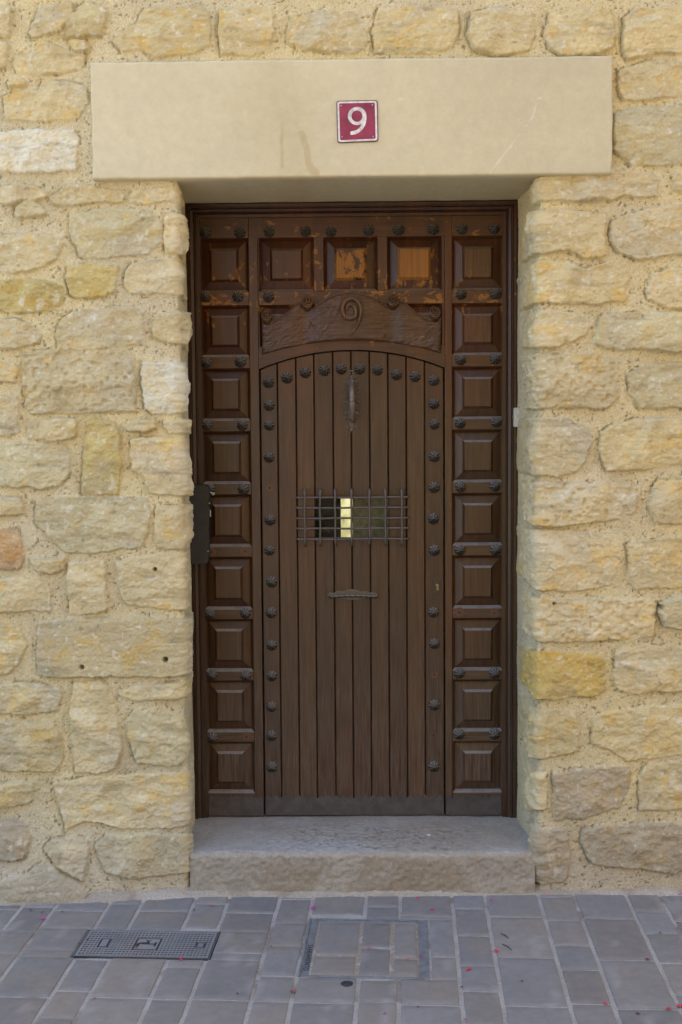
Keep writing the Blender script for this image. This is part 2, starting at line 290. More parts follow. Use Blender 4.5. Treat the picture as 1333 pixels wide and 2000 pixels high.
# ================================================================ THE STONE WALL
STONES = '''
-20,5 18,15 20,60 15,72 -20,75|57,60 75,12 137,6 140,25 117,58 62,71|119,62 140,30 165,5 202,15 207,42 195,70 125,74|225,68 265,44 280,16 390,8 408,25 408,85 380,103 300,108 280,93 240,100 222,80
432,20 490,8 530,20 535,60 525,95 490,107 434,105 429,60|567,40 620,20 690,22 710,50 717,75 705,95 680,104 600,96 562,80 560,60|740,15 820,12 892,17 897,50 887,85 852,100 795,102 735,100 728,60|922,25 977,15 1037,20 1047,60 1032,95 967,107 927,92 915,60
1066,65 1075,25 1120,12 1195,20 1200,60 1195,90 1170,105 1110,107 1075,90|1222,35 1250,14 1310,12 1350,20 1350,95 1280,105 1230,111 1218,95|25,120 47,95 90,83 160,105 163,130 135,140 75,146 35,140|138,82 165,80 175,95 165,102 145,100
13,160 40,152 52,158 50,170 20,171|8,185 30,176 75,178 80,158 120,158 165,165 170,200 150,230 100,233 45,234 7,230|-20,262 55,252 140,253 152,268 147,330 90,333 30,337 -20,328@w|-20,80 15,85 10,130 -20,140
-20,365 55,358 88,372 90,385 60,392 20,398 -20,395|30,402 60,390 78,399 90,417 75,423 39,424 28,414|99,384 114,372 135,360 186,363 234,372 243,381 234,394 180,395 138,402 117,402 99,393|253,384 264,369 300,367 358,369 362,390 318,392 285,398 255,392@L
135,417 168,410 255,406 294,414 308,429 312,474 288,495 210,501 156,501 141,465@g|324,417 348,411 358,430 362,450 358,480 352,495 324,493 319,450@L|-20,460 45,456 78,453 120,465 123,477 102,510 75,525 27,532 -20,528|129,519 168,513 228,522 222,570 177,583 135,576 127,540@y
244,534 258,517 300,504 355,502 366,525 366,576 300,574 285,577 252,570 243,552@L|-20,560 30,546 75,544 120,558 122,585 111,606 60,609 -20,606@y|111,639 120,624 144,609 186,603 252,597 276,609 282,672 255,675 234,679 114,681 108,654|303,615 330,609 358,597 368,618 368,675 345,672 303,663 300,642@L
-20,627 30,624 54,633 81,654 69,669 30,678 -20,678|45,687 120,683 240,681 255,702 264,750 264,804 180,806 60,807 49,792 45,750@p|-20,705 27,711 36,720 27,747 -20,746|276,711 324,711 362,705 370,740 370,800 300,807 283,795 277,750@w,L
-20,774 30,774 36,792 36,840 18,850 -20,849|57,822 90,819 144,816 150,825 150,852 141,858 66,861 55,852|168,822 186,816 222,825 231,840 236,900 234,940 231,965 157,965 160,930 165,870@y|243,831 270,822 303,819 303,837 279,844 252,843
322,822 362,812 370,830 370,846 333,847 322,836@L|255,861 285,855 365,858 372,870 372,965 354,974 293,964 279,930 258,918 255,890@L|-20,867 54,864 126,870 134,900 132,930 114,949 78,954 40,950 -20,948@g|-20,969 39,972 45,984 42,1005 -20,1014
70,981 120,972 210,970 285,972 293,1000 288,1041 270,1068 210,1074 168,1080 126,1080 90,1047 68,1020@g|303,990 366,985 374,1020 374,1071 315,1074 303,1068@L|-20,1037 33,1036 45,1092 42,1107 21,1114 -20,1107@o|58,1093 126,1092 124,1113 99,1120 69,1113
135,1101 168,1098 203,1095 208,1185 198,1194 135,1200 132,1140|228,1098 270,1089 368,1077 374,1110 374,1188 324,1191 255,1182 234,1164@L|-20,1137 30,1128 84,1134 99,1155 93,1194 30,1195 -20,1197|75,1215 120,1209 330,1210 371,1215 377,1260 377,1311 345,1324 240,1320 120,1326 78,1320 72,1260@L,s
-20,1218 36,1221 48,1260 36,1293 18,1317 -20,1314|-20,1342 60,1336 117,1345 117,1360 111,1390 60,1394 -20,1398|144,1336 192,1330 216,1345 228,1375 237,1465 222,1498 192,1513 144,1507 145,1486 140,1450 138,1399 140,1360|231,1357 249,1345 300,1337 363,1333 374,1352 330,1366 270,1370 240,1364@L
246,1414 258,1393 300,1390 345,1402 360,1429 370,1468 345,1498 270,1492 258,1468@g|-20,1414 45,1411 99,1411 120,1444 123,1480 105,1507 30,1507 -20,1501|-20,1528 66,1529 66,1549 51,1573 -20,1583|105,1531 180,1519 240,1516 360,1507 379,1540 381,1600 330,1618 240,1618 165,1603 132,1624 120,1585 111,1555@L
-20,1612 30,1602 54,1612 61,1636 50,1669 -20,1675@b|90,1654 102,1639 135,1633 171,1639 174,1660 168,1711 144,1699 114,1684|189,1648 210,1633 270,1633 369,1633 381,1654 380,1702 330,1705 270,1711 216,1702 195,1672@g|6,1711 60,1699 87,1681 111,1687 150,1708 180,1735 171,1762 129,1769 81,1756 18,1768@g,s|-20,1720 0,1715 8,1745 4,1770 -20,1772
1043,349 1110,340 1200,333 1279,338 1288,356 1284,383 1218,383 1200,388 1152,392 1102,391 1057,392 1040,375@R1|1313,340 1350,330 1350,380 1325,372|1040,415 1099,408 1184,415 1183,478 1184,494 1171,502 1139,501 1107,489 1065,494 1044,484 1041,449@R6|1197,433 1231,417 1298,404 1350,398 1350,492 1285,500 1245,506 1210,489 1198,468
1053,515 1099,510 1139,523 1181,513 1218,521 1234,539 1221,560 1224,589 1165,593 1045,587 1043,542@R7|1279,534 1311,526 1350,520 1350,598 1308,600 1271,582 1266,568|1043,613 1086,605 1128,611 1152,634 1141,656 1112,669 1081,677 1053,666 1042,642@R6|1176,621 1187,611 1245,613 1350,610 1350,685 1314,690 1271,682 1192,681 1165,672@g
1042,695 1099,687 1165,693 1205,709 1210,743 1208,775 1184,796 1112,797 1053,796 1042,754@R5,p|1232,730 1258,717 1298,709 1350,708 1350,802 1311,794 1253,797 1234,767@g|1047,816 1099,816 1149,837 1155,864 1139,903 1123,924 1091,930 1047,924 1042,853@R8|1176,845 1205,829 1266,816 1350,822 1350,906 1285,911 1258,919 1187,917 1175,885
1042,948 1112,943 1165,944 1234,946 1247,972 1242,1004 1205,1014 1149,1020 1086,1028 1045,1022@R5,p|1277,951 1287,940 1350,936 1350,1022 1287,1022 1271,991|1047,1044 1112,1036 1165,1041 1208,1062 1210,1091 1200,1118 1192,1142 1165,1150 1107,1155 1042,1139 1042,1086@R7|1226,1065 1258,1057 1350,1052 1350,1146 1245,1150 1234,1139
1041,1171 1139,1168 1277,1171 1279,1213 1274,1245 1218,1250 1139,1253 1045,1253 1040,1210@R5,p|1292,1176 1314,1165 1350,1160 1350,1232 1298,1224 1290,1195@g|1042,1288 1085,1276 1178,1280 1183,1322 1178,1354 1156,1366 1118,1362 1068,1366 1040,1360@R6,h|1203,1278 1244,1266 1350,1260 1350,1345 1310,1352 1277,1349 1250,1356 1208,1346 1204,1319
1041,1393 1090,1387 1123,1393 1131,1429 1131,1467 1101,1475 1062,1484 1045,1486 1042,1453@R6|1161,1409 1178,1396 1255,1382 1310,1379 1350,1388 1350,1467 1296,1478 1227,1486 1200,1470 1159,1453|1084,1514 1145,1503 1233,1499 1227,1547 1211,1577 1186,1585 1145,1599 1087,1603@b|1042,1514 1068,1514 1068,1580 1060,1610 1042,1613@R3
1255,1514 1271,1495 1350,1488 1350,1585 1250,1584 1251,1547|1140,1621 1178,1613 1282,1610 1350,1610 1350,1695 1310,1704 1255,1698 1200,1696 1156,1687 1138,1649@b|1038,1621 1107,1621 1115,1663 1112,1704 1104,1726 1042,1728 1038,1663@b,R2|1212,135 1267,120 1350,118 1350,186 1222,193 1209,170|1202,220 1242,207 1350,203 1350,320 1237,320 1202,290@g
'''
XL, XR, RC, ZS = -.629, .635, .020, 2.546           # jamb lines, corner radius, lintel underside
stones = []
for ent in STONES.replace('\n', '|').split('|'):
    if not ent.strip(): continue
    pts, _, fl = ent.partition('@'); fl = fl.split(',') if fl else []
    pp = [tuple(float(c) for c in q.split(',')) for q in pts.split()]
    P = [list(Wp(px, py, -.012)) for px, py in pp]
    for f in fl:
        e = {'L': .10 + .16*rng.random()}.get(f, .045*int(f[1:]) if f[0] == 'R' and f[1:] else 0)
        if f == 'L':
            for q, (px, py) in zip(P, pp):
                if px > 345: q[0] += e*(.8+.4*rng.random())
        elif f[0] == 'R' and f[1:]:
            for q, (px, py) in zip(P, pp):
                if px < 1062: q[0] -= e*(.75+.5*rng.random())
    # stones cut by the picture's edge run on a little further
    for q, (px, py) in zip(P, pp):
        if px == -20: q[0] -= .05
        if px == 1350: q[0] += .05
    stones.append((np.array(P), fl))
# the wall goes on beyond what the photograph frames: coursed stones of the same make
def course(x0, x1, z0, z1, r):
    z = z0
    while z < z1:
        h = r.uniform(.11, .2); x = x0 - r.uniform(0, .2)
        while x < x1:
            w = r.uniform(.16, .42); a = .022
            if x > x0-.01 and x+w < x1+.12:
                P = [(x+a, z+a), (x+w/2, z+a*.7), (x+w-a, z+a), (x+w-a*.8, z+h/2), (x+w-a, z+h-a), (x+w*.5, z+h-a*.8), (x+a, z+h-a), (x+a*.8, z+h/2)]
                stones.append((np.array([(p+r.uniform(-.012, .012), q+r.uniform(-.012, .012)) for p, q in P]), []))
            x += w
        z += h
r2 = random.Random(3)
course(-2.6, -1.50, .02, 3.95, r2); course(1.29, 2.5, .02, 3.95, r2); course(-1.5, 1.3, 3.17, 3.95, r2)

def chaikin(P, it=1):
    for _ in range(it):
        Q = np.roll(P, -1, 0); P = np.stack([P*.75+Q*.25, P*.25+Q*.75], 1).reshape(-1, 2)
    return P
def poly_sdf(P, x, y):
    """signed distance to polygon, negative inside"""
    d = np.full(x.shape, 1e9); ins = np.zeros(x.shape, bool); n = len(P)
    for i in range(n):
        ax, ay = P[i]; bx, by = P[(i+1) % n]; ex, ey = bx-ax, by-ay; wx, wy = x-ax, y-ay
        t = np.clip((wx*ex+wy*ey)/(ex*ex+ey*ey+1e-12), 0, 1); d = np.minimum(d, (wx-ex*t)**2+(wy-ey*t)**2)
        c = (ay > y) != (by > y); ins ^= c & (x < (bx-ax)*(y-ay)/(by-ay+1e-12)+ax)
    d = np.sqrt(d); return np.where(ins, -d, d)

DX = .0034
xa = np.arange(-1.36, XL-RC, DX); xa[-1] = XL-RC
xb = np.arange(XR+RC, 1.22, DX)
xm = np.arange(xa[-1]+DX, xb[0]-DX*.4, DX)
xs_flat = np.concatenate([np.arange(-2.6, -1.36, .014), xa, xm, xb, np.arange(1.225, 2.5, .014)])
zs = np.concatenate([np.arange(-.03, ZS-.002, DX), [ZS], np.arange(ZS+DX, 3.19, DX), np.arange(3.2, 3.96, .018)])
kz = int(np.where(zs == ZS)[0][0])
PALETTE = dict(w=(.65, .60, .46), g=(.55, .475, .29), y=(.50, .40, .17), o=(.52, .33, .16), h=(.54, .39, .13), b=(.45, .37, .25))
def wall_field(u, z):
    """height and colour of the masonry at unrolled coordinates"""
    wx = u + .0085*fbm(u, z, 22, 4, 1, .6) + .0030*fbm(u, z, 120, 2, 5); wz = z + .0085*fbm(u, z, 22, 4, 2, .6) + .0030*fbm(u, z, 120, 2, 6)
    sd = np.full(u.shape, .05); sid = np.full(u.shape, -1)
    for k, (P, fl) in enumerate(stones):
        Q = np.asarray(P); c = Q.mean(0); Q = c + (Q-c)*(1 + .006/np.maximum(np.linalg.norm(Q-c, axis=1), .02))[:, None]
        lo, hi = Q.min(0)-.045, Q.max(0)+.045
        m = (u > lo[0]) & (u < hi[0]) & (z > lo[1]) & (z < hi[1])
        if not m.any(): continue
        d = poly_sdf(Q, wx[m], wz[m]); o = sd[m]; b = d < o
        o[b] = d[b]; sd[m] = o; s = sid[m]; s[b] = k; sid[m] = s
    # mortar: wavy bed, sandy grain, brushed up against the stones
    h = .0050*fbm(u, z, 7, 3, 3) + .0034*fbm(u, z, 48, 4, 4, .65) + .0026*(vnoise(u*230, z*230, 8)-.5)
    fill = smooth01((fbm(u, z, 4.5, 2, 9)+.2)/.8)
    h = h + .005*fill - .0065
    pit = smooth01((vnoise(u*150, z*150, 12)-.82)/.08); h = h - .004*pit
    cm = np.stack([.68+0*u, .58+0*u, .365+0*u], -1)
    v = fbm(u, z, 12, 4, 13)[..., None]; cm = cm*(1+.13*v) ; cm = cm*(1-.45*pit[..., None])
    cm = cm*(1 + .10*np.stack([fbm(u, z, 3, 2, 14), fbm(u, z, 3, 2, 14)*.8, -.4*fbm(u, z, 3, 2, 14)], -1))
    hs = np.zeros(u.shape); cs = np.zeros(u.shape+(3,)); rs = np.random.RandomState(5)
    for k, (P, fl) in enumerate(stones):
        q = [rs.rand() for _ in range(24)]
        m = sid == k
        if not m.any(): continue
        x, y = u[m], z[m]; c = P.mean(0); sz = (P.max(0)-P.min(0))
        H = .015 + .016*q[0]; flat = 's' in fl; pock = 'p' in fl
        if flat: H *= .8
        # split face: the lowest of a few tilted planes, each with its own small ragged offset
        pl = np.full(x.shape, H)
        nf = 1 if flat else 5
        for j in range(nf):
            a = 2*math.pi*((q[1]+j/nf) + .22*(q[2+j]-.5)); tilt = (.04 if flat else .08) + .42*q[8+j]*(0 if flat else 1)
            off = H + .014*q[13+j] - tilt*((x-c[0])*math.cos(a) + (y-c[1])*math.sin(a)) + .0022*fbm(x, y, 22, 3, 20+k+j)
            pl = np.minimum(pl, off)
        pl = np.maximum(pl, H*.35)
        strat = fbm(x*.35+q[20], y*2.6, 14, 3, 30+k)
        rid = 1-np.abs(fbm(x, y*1.5, 13, 4, 170+k))*2.2
        chip = fbm(x+.012*fbm(x, y, 30, 2, 9), y*1.6, 20, 3, 180+k)*3.4+.5*fbm(x, y, 45, 2, 7); cf = np.floor(chip); chip = (cf+smooth01((chip-cf-.72)/.28))/3.4   # flaked terraces
        pl = pl + .0034*strat*(.3+q[18]) + .0040*fbm(x, y, 24, 5, 40+k, .62)*(.45 if flat else 1) + .0072*chip*(.35 if flat else 1) + .0016*rid*(.3 if flat else 1) + .0016*(vnoise(x*170, y*170, 3)-.5)*2
        if pock:
            cx = vnoise(x*62, y*62, 50+k); pl = pl - .008*smooth01((cx-.55)/.3) + .002*vnoise(x*130, y*130, 2)
        hs[m] = pl
        key = next((f for f in fl if f in PALETTE), None)
        if key: base = np.array(PALETTE[key])
        else:
            A, B, Cc = np.array((.60, .485, .25)), np.array((.56, .47, .285)), np.array((.63, .525, .325))
            w = np.array([q[21], q[22], q[23]])**2 + .05; base = (A*w[0]+B*w[1]+Cc*w[2])/w.sum()
        base = base*(.93+.15*q[19])
        n1 = fbm(x, y, 9, 4, 60+k)[:, None]; n2 = fbm(x, y, 20, 4, 90+k); n3 = fbm(x, y, 34, 3, 120+k)
        col = base*(1+.16*n1)
        yel = smooth01((n2-.12)/.4)[:, None]*(.5 if key in ('w', 'g') else .8)
        col = col*(1-yel) + yel*base*np.array((1.06, .92, .62))
        gr = smooth01((fbm(x, y, 7, 3, 150+k)-.05)/.5)[:, None]*.45
        gcol = np.full(3, base.mean())*np.array((1.10, 1.0, .76)); col = col*(1-gr) + gr*gcol
        li = smooth01((n3-.46)/.14)[:, None]*(.65 if key != 'h' else .4); col = col*(1-li) + li*np.array((.66, .60, .46))
        st = smooth01((-strat-.35)/.3)[:, None]*.22; col = col*(1-st)
        fl_ = vnoise(x*95, y*110, 160+k)*.6+vnoise(x*40, y*48, 165+k)*.4; wh = smooth01((fl_-.745)/.05)[:, None]*.38; col = col*(1-wh)+wh*np.array((.78, .74, .64)); pt = smooth01((.20-fl_)/.06)[:, None]*.25; col = col*(1-pt)
        cs[m] = col
    prof = smooth01((-sd+.0015)/(.0045+.007*vnoise(u*9, z*9, 70)**2))
    lx = np.gradient(sd, axis=1)/np.maximum(np.gradient(u, axis=1), 1e-6)
    left = smooth01(-lx*1.0)                                         # 1 where the nearest stone begins to the right of here
    smear = smooth01((fbm(u, z, 5, 2, 71)+.05)/.5)*(1-.75*left)      # mortar wiped over some arrises
    hm = h + .006*smear*np.exp(-np.maximum(sd, 0)/.02)
    ht = np.where(sid >= 0, hm*(1-prof) + np.maximum(hs, hm*.4+.003)*prof, hm)
    crk = np.exp(-((sd-.0012)/.0028)**2)*smooth01((fbm(u, z, 11, 3, 72)+.55*left-.30)/.3)
    ht = ht - .0055*crk - .006*left*np.exp(-np.maximum(sd, 0)/.016)*(sd > 0)
    cp = smooth01((-sd+.001)/.004 + .6*(vnoise(u*120, z*120, 73)-.5))
    wash = smooth01((fbm(u, z, 13, 4, 74)-.18)/.3)*np.exp(sd/.014)*(sd < 0)*.7 # thin mortar wash at the edges of the faces
    cp = cp*(1-wash)
    C = cm*(1-cp[..., None]) + cs*cp[..., None]
    C = C*(1-.34*crk[..., None])
    # a hairline of settlement cracks in the joints
    # road dirt splashed on the foot of the wall
    dirt = smooth01((.42 - z + .16*fbm(u, z, 5, 4, 75))/.45)[..., None]*.72
    C = C*(1-dirt) + dirt*(C.mean(-1, keepdims=True)*np.array((.92, .80, .64)))
    moss = (smooth01((.30-z)/.2)*smooth01((fbm(u, z, 6, 4, 76)+.0)/.4)*smooth01(1-np.abs(u+1.02)/.22))[..., None]*.55
    C = C*(1-moss) + moss*np.array((.20, .19, .09))
    # the plinth leans out towards the left
    foot = np.interp(u, [-2.6, -1.2, -.9, -.62, .62, 1.3, 2.5], [.10, .085, .05, .012, .006, .012, .02])
    ht = ht + foot*smooth01((.34-z)/.34)
    for (px, py, r_) in ((323, 1289, .008), (302, 1113, .006), (160, 1304, .007), (1293, 1186, .007), (1084, 1180, .004)):
        hx, hz = Wp(px, py, -.02); dd = np.hypot(u-hx, z-hz); k_ = smooth01(1.5-dd/r_); ht = ht - .03*k_; C = C*(1-.6*k_[..., None])
    C = C*np.array((.965, .985, .955))
    return ht, np.concatenate([np.clip(C, .01, .9), cp[..., None]], -1)

uu, zz = np.meshgrid(xs_flat, zs); hh, cc = wall_field(uu, zz)
flatP = np.stack([uu, -hh, zz], -1)
nz, nx = uu.shape
iL = int(np.argmin(abs(xs_flat-(XL-RC)))); iR = int(np.argmin(abs(xs_flat-(XR+RC))))
xc_, zc_ = (xs_flat[:-1]+xs_flat[1:])/2, (zs[:-1]+zs[1:])/2
keep = np.ones((nz-1, nx-1), bool); keep[:kz, iL:iR] = False
lx0, lx1, lz0, lz1 = -.90, .862, 2.56, 2.92
keep[np.ix_((zc_ > lz0) & (zc_ < lz1), (xc_ > lx0) & (xc_ < lx1))] = False
V = [flatP.reshape(-1, 3)]; Cc = [cc.reshape(-1, 4)]
idx = np.arange(nz*nx).reshape(nz, nx)
Q = [np.stack([idx[:-1, :-1], idx[:-1, 1:], idx[1:, 1:], idx[1:, :-1]], -1)[keep]]
off = nz*nx
def reveal(side):
    global off
    arc = math.pi/2*RC; depth = .43
    s = np.concatenate([np.linspace(0, arc, 9)[1:], arc + np.arange(.005, depth-RC, .005)])
    if side < 0: u = xs_flat[iL] + s
    else: u = xs_flat[iR] - s
    U2, Z2 = np.meshgrid(u, zs[:kz+1]); H2, C2 = wall_field(U2, Z2)
    th = np.clip(s/arc, 0, 1)*math.pi/2; st = np.maximum(s-arc, 0)
    slope = .105 if side < 0 else .035                              # the left reveal splays outwards, the right one closes in a little
    if side < 0:
        X = xs_flat[iL] + RC*np.sin(th) - slope*st; Y = RC*(1-np.cos(th)) + st; NX, NY = np.sin(th), -np.cos(th)
    else:
        X = xs_flat[iR] - RC*np.sin(th) - slope*st; Y = RC*(1-np.cos(th)) + st; NX, NY = -np.sin(th), -np.cos(th)
    wob = .006*fbm(np.zeros_like(zs[:kz+1])+side, zs[:kz+1], 3.1, 3, 80)[:, None]*np.clip(s/arc, 0, 1)[None]
    H2 = (H2*np.where(s > arc, 1.2 - .9*smooth01((s-.20)/.15), 1.0)[None]) + wob + .0075*smooth01(s/.05)[None] + .006*smooth01((s-.22)/.12)[None]
    P = np.stack([X[None]+NX[None]*H2, Y[None]+NY[None]*H2, Z2], -1)
    V.append(P.reshape(-1, 3)); Cc.append(C2.reshape(-1, 4))
    n = len(u); ii = off + np.arange((kz+1)*n).reshape(kz+1, n); off += (kz+1)*n
    first = idx[:kz+1, iL if side < 0 else iR][:, None]; ii = np.concatenate([first, ii], 1)
    q = np.stack([ii[:-1, :-1], ii[:-1, 1:], ii[1:, 1:], ii[1:, :-1]], -1).reshape(-1, 4)
    Q.append(q if side < 0 else q[:, ::-1])
reveal(-1); reveal(1)
wall_me = raw_mesh('stone_wall', np.concatenate(V), np.concatenate(Q), np.concatenate(Cc))
wall = link('stone_wall', wall_me, M['wall'])
tag(wall, 'rubble wall of rough yellow sandstone blocks set in wide sandy mortar around the doorway', 'wall')

# ================================================================ THE LINTEL
def front_slab(name, x0, x1, z0, z1, yf, yb, colour, relief, rad=.012, dx=.005, edge=None):
    xs = np.linspace(x0, x1, int((x1-x0)/dx)+1); zz_ = np.linspace(z0, z1, int((z1-z0)/dx)+1); X, Z = np.meshgrid(xs, zz_)
    b = np.minimum.reduce([X-x0, x1-X, Z-z0, z1-Z])
    rr = np.clip(b, 0, rad); rd = rad - np.sqrt(np.maximum(rad**2-(rad-rr)**2, 0))
    Y = yf + rd - relief(X, Z)
    P = np.stack([X, Y, Z], -1); C = colour(X, Z)
    if edge: P = edge(P)
    m, n = X.shape; idx = np.arange(m*n).reshape(m, n)
    q = np.stack([idx[:-1, :-1], idx[:-1, 1:], idx[1:, 1:], idx[1:, :-1]], -1).reshape(-1, 4)
    loop = np.concatenate([idx[0, :], idx[1:, -1], idx[-1, -2::-1], idx[-2:0:-1, 0]])
    V = P.reshape(-1, 3); C = C.reshape(-1, 3); L = len(loop); qs = [q]; prev = loop; base = len(V); Vs = [V]; Cs = [C]
    steps = 12
    for k in range(1, steps+1):
        B = V[loop].copy(); t = k/steps; B[:, 1] = B[:, 1]*(1-t) + yb*t
        Vs.append(B); Cs.append(C[loop]*(1 - .0*t)); cur = base + np.arange(L); base += L
        qs.append(np.stack([prev, np.roll(prev, -1), np.roll(cur, -1), cur], -1)[:, ::-1]); prev = cur
    return raw_mesh(name, np.concatenate(Vs), np.concatenate(qs), np.concatenate(Cs))
def lintel_col(X, Z):
    c = np.stack([.585+0*X, .525+0*X, .345+0*X], -1)*1.03*(1-.07*smooth01((X-.1)/.6)+.05*smooth01((-.1-X)/.6))[..., None]
    c = c*(1 + .085*fbm(X, Z, 3, 4, 200)[..., None] + .03*fbm(X, Z, 25, 3, 201)[..., None])
    yl = smooth01((fbm(X, Z, 2.3, 3, 202))/.8)[..., None]*.4; c = c*(1-yl) + yl*np.array((.55, .46, .27))
    def blob(pts, r, soft=.004):
        P = [Wp(*p, -.035) for p in pts]; d = np.full(X.shape, 9.)
        for (a, b), (e, f) in zip(P[:-1], P[1:]):
            ex, ey = e-a, f-b; t = np.clip(((X-a)*ex+(Z-b)*ey)/(ex*ex+ey*ey), 0, 1); d = np.minimum(d, np.hypot(X-a-ex*t, Z-b-ey*t))
        return smooth01((r-d+.004*fbm(X, Z, 40, 3, 203))/soft + .5)
    s1 = blob([(551, 240), (551, 285), (551, 326)], .007, .007)*.45*smooth01((Wp(551, 225, -.035)[1]-Z)/.1+.2)
    s2 = blob([(590, 262), (599, 290), (602, 318), (612, 335), (618, 336)], .012, .007)*.50
    s3 = blob([(560, 215), (575, 260), (580, 330)], .05, .06)*.14
    s = np.maximum.reduce([s1, s2, s3])[..., None]; c = c*(1-s) + s*np.array((.42, .32, .15))
    w = blob([(1048, 203), (1040, 228), (1015, 262), (985, 300), (958, 337)], .0018, .002)*smooth01((fbm(X, Z, 50, 2, 204)+.9)/.6)*.42
    w = np.maximum(w, blob([(1038, 192), (1060, 192)], .0014, .002)*.5); w = np.maximum(w, blob([(778, 194), (790, 194)], .0014, .002)*.4)[..., None]
    return c*(1-w) + w*np.array((.78, .74, .66))
def lintel_edge(P):
    X, Z = P[..., 0].copy(), P[..., 2].copy()
    t = (Z-2.541)/.396
    P[..., 2] = Z + t*(.005*fbm(X, 0*X, 4, 5, 210, .6)) + (1-t)*.003*fbm(X, 0*X, 7, 5, 211, .6)
    P[..., 0] = X + .004*fbm(Z, 0*Z, 8, 4, 212)
    return P
lint_me = front_slab('stone_lintel', -.913, .876, 2.541, 2.937, -.037, .43, lintel_col, lambda X, Z: .0022*fbm(X, Z, 2.2, 3, 206)+.0008*fbm(X, Z, 40, 3, 207), .006, .004, lintel_edge)
lintel = tag(link('stone_lintel', lint_me, M['render']), 'long smooth cream lintel block above the door carrying the red number sign', 'lintel')

# ================================================================ THE HOUSE ABOVE AND THE HOUSE ACROSS THE STREET (both outside the picture; they shade and light it)
M['upper'] = mat_plain('upper_render', (.50, .42, .28), .9); M['facade'] = mat_plain('sunny_facade', (.24, .17, .08), .9)
mb = MB().box((-2.6, .01, 3.955), (9, 5.5, 9.0)).box((-9, .05, -.05), (-2.605, 5.5, 9.0)).box((2.495, .05, -.05), (9, 5.5, 3.95)); structure(mb.build('building', M['upper']))
mb = MB(); fx0, fx1, fy, fh = -1.6, 11.0, -6.2, 7.2
xsw = [fx0] + [v for c_ in (.2, 3.2, 6.2, 9.2) for v in (c_, c_+1.0)] + [fx1]
for i in range(len(xsw)-1):
    if i % 2 == 0: mb.box((xsw[i], fy-.4, -.05), (xsw[i+1], fy, fh))
    else:
        for z0, z1 in ((-.05, 1.1), (2.5, 4.0), (5.4, 6.4), (6.9, fh)): mb.box((xsw[i], fy-.4, z0), (xsw[i+1], fy-.001, z1))
mb.box((fx0, fy-3, -.05), (fx1, fy-.401, fh)); structure(mb.build('opposite_building', M['facade']))

# ================================================================ THE DOORSTEP
def sweep(name, prof, xs, disp, colour):
    """prof: list of (y, z); swept along x, displaced along the profile's normal"""
    p = np.array(prof); t = np.gradient(p, axis=0); t /= np.linalg.norm(t, axis=1)[:, None]; nrm = np.stack([-t[:, 1], t[:, 0]], 1)
    d = np.concatenate([[0], np.cumsum(np.linalg.norm(np.diff(p, axis=0), axis=1))])
    X, D = np.meshgrid(xs, d); H = disp(X, D)
    Y = p[:, 0][:, None] + nrm[:, 0][:, None]*H; Z = p[:, 1][:, None] + nrm[:, 1][:, None]*H
    Cq = colour(X, D); bk = np.clip((Y-.01)/.38, 0, 1); X = X - .062*bk*smooth01((-X-.40)/.217) + .012*bk*smooth01((X-.45)/.17)   # the back follows the splayed reveal
    return grid_mesh(name, np.stack([X, Y, Z], -1), Cq)
STEP_Z, STEP_Y = .150, -.006
rad = .018
prof = [(.44-.006*i, STEP_Z+.001) for i in range(int((.44-STEP_Y-rad)/.006))]
prof += [(STEP_Y+rad-rad*math.sin(a), STEP_Z-rad+rad*math.cos(a)) for a in np.linspace(0, math.pi/2, 9)]
prof += [(STEP_Y-.0004*i, STEP_Z-rad-.005*i) for i in range(1, 34)]
prof = prof[::-1]                                    # front foot -> up -> back: normal faces out
_p = np.array(prof); _t = np.gradient(_p, axis=0)
LTOT = float(np.sum(np.linalg.norm(np.diff(_p, axis=0), axis=1))); DEDGE = .165+.014
def step_disp(X, D):
    top = smooth01((D-DEDGE-.02)/.02)
    dim = vnoise(X*70, D*95, 301)*.6+vnoise(X*130, D*160, 302)*.4
    center = smooth01((.52-abs(X-.06))/.35)*smooth01((D-DEDGE-.02)/.03)*smooth01((DEDGE+.36-D)/.12)
    front = .0026*fbm(X, D, 40, 4, 303)+.0030*(vnoise(X*80, D*95, 304)-.5)*2
    t = .004*fbm(X, D, 5, 4, 305) - .0060*smooth01((dim-.48)/.22)*center + .0012*fbm(X, D, 50, 2, 306)
    e = -.004*smooth01((fbm(X, D, 9, 3, 307)-.1)/.5)*np.exp(-((D-DEDGE)/.02)**2)
    return front*(1-top)+t*top + e
def step_col(X, D):
    top = smooth01((D-DEDGE-.002)/.015)[..., None]
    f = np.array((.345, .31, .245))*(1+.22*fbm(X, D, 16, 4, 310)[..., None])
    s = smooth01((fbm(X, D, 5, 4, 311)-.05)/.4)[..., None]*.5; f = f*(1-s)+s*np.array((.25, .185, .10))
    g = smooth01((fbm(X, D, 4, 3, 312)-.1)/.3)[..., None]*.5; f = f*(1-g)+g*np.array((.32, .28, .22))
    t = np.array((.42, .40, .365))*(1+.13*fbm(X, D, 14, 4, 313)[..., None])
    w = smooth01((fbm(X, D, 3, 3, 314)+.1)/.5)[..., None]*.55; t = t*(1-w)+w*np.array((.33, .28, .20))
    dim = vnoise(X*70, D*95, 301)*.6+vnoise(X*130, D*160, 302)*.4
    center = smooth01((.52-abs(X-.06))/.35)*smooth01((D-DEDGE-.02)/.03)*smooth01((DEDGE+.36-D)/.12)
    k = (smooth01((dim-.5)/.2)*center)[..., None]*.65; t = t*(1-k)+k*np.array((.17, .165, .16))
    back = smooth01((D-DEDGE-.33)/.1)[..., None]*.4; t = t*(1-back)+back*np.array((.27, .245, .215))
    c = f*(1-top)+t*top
    lip = np.exp(-((D-DEDGE)/.012)**2)[..., None]*.45; return c*(1-lip)+lip*np.array((.40, .37, .31))
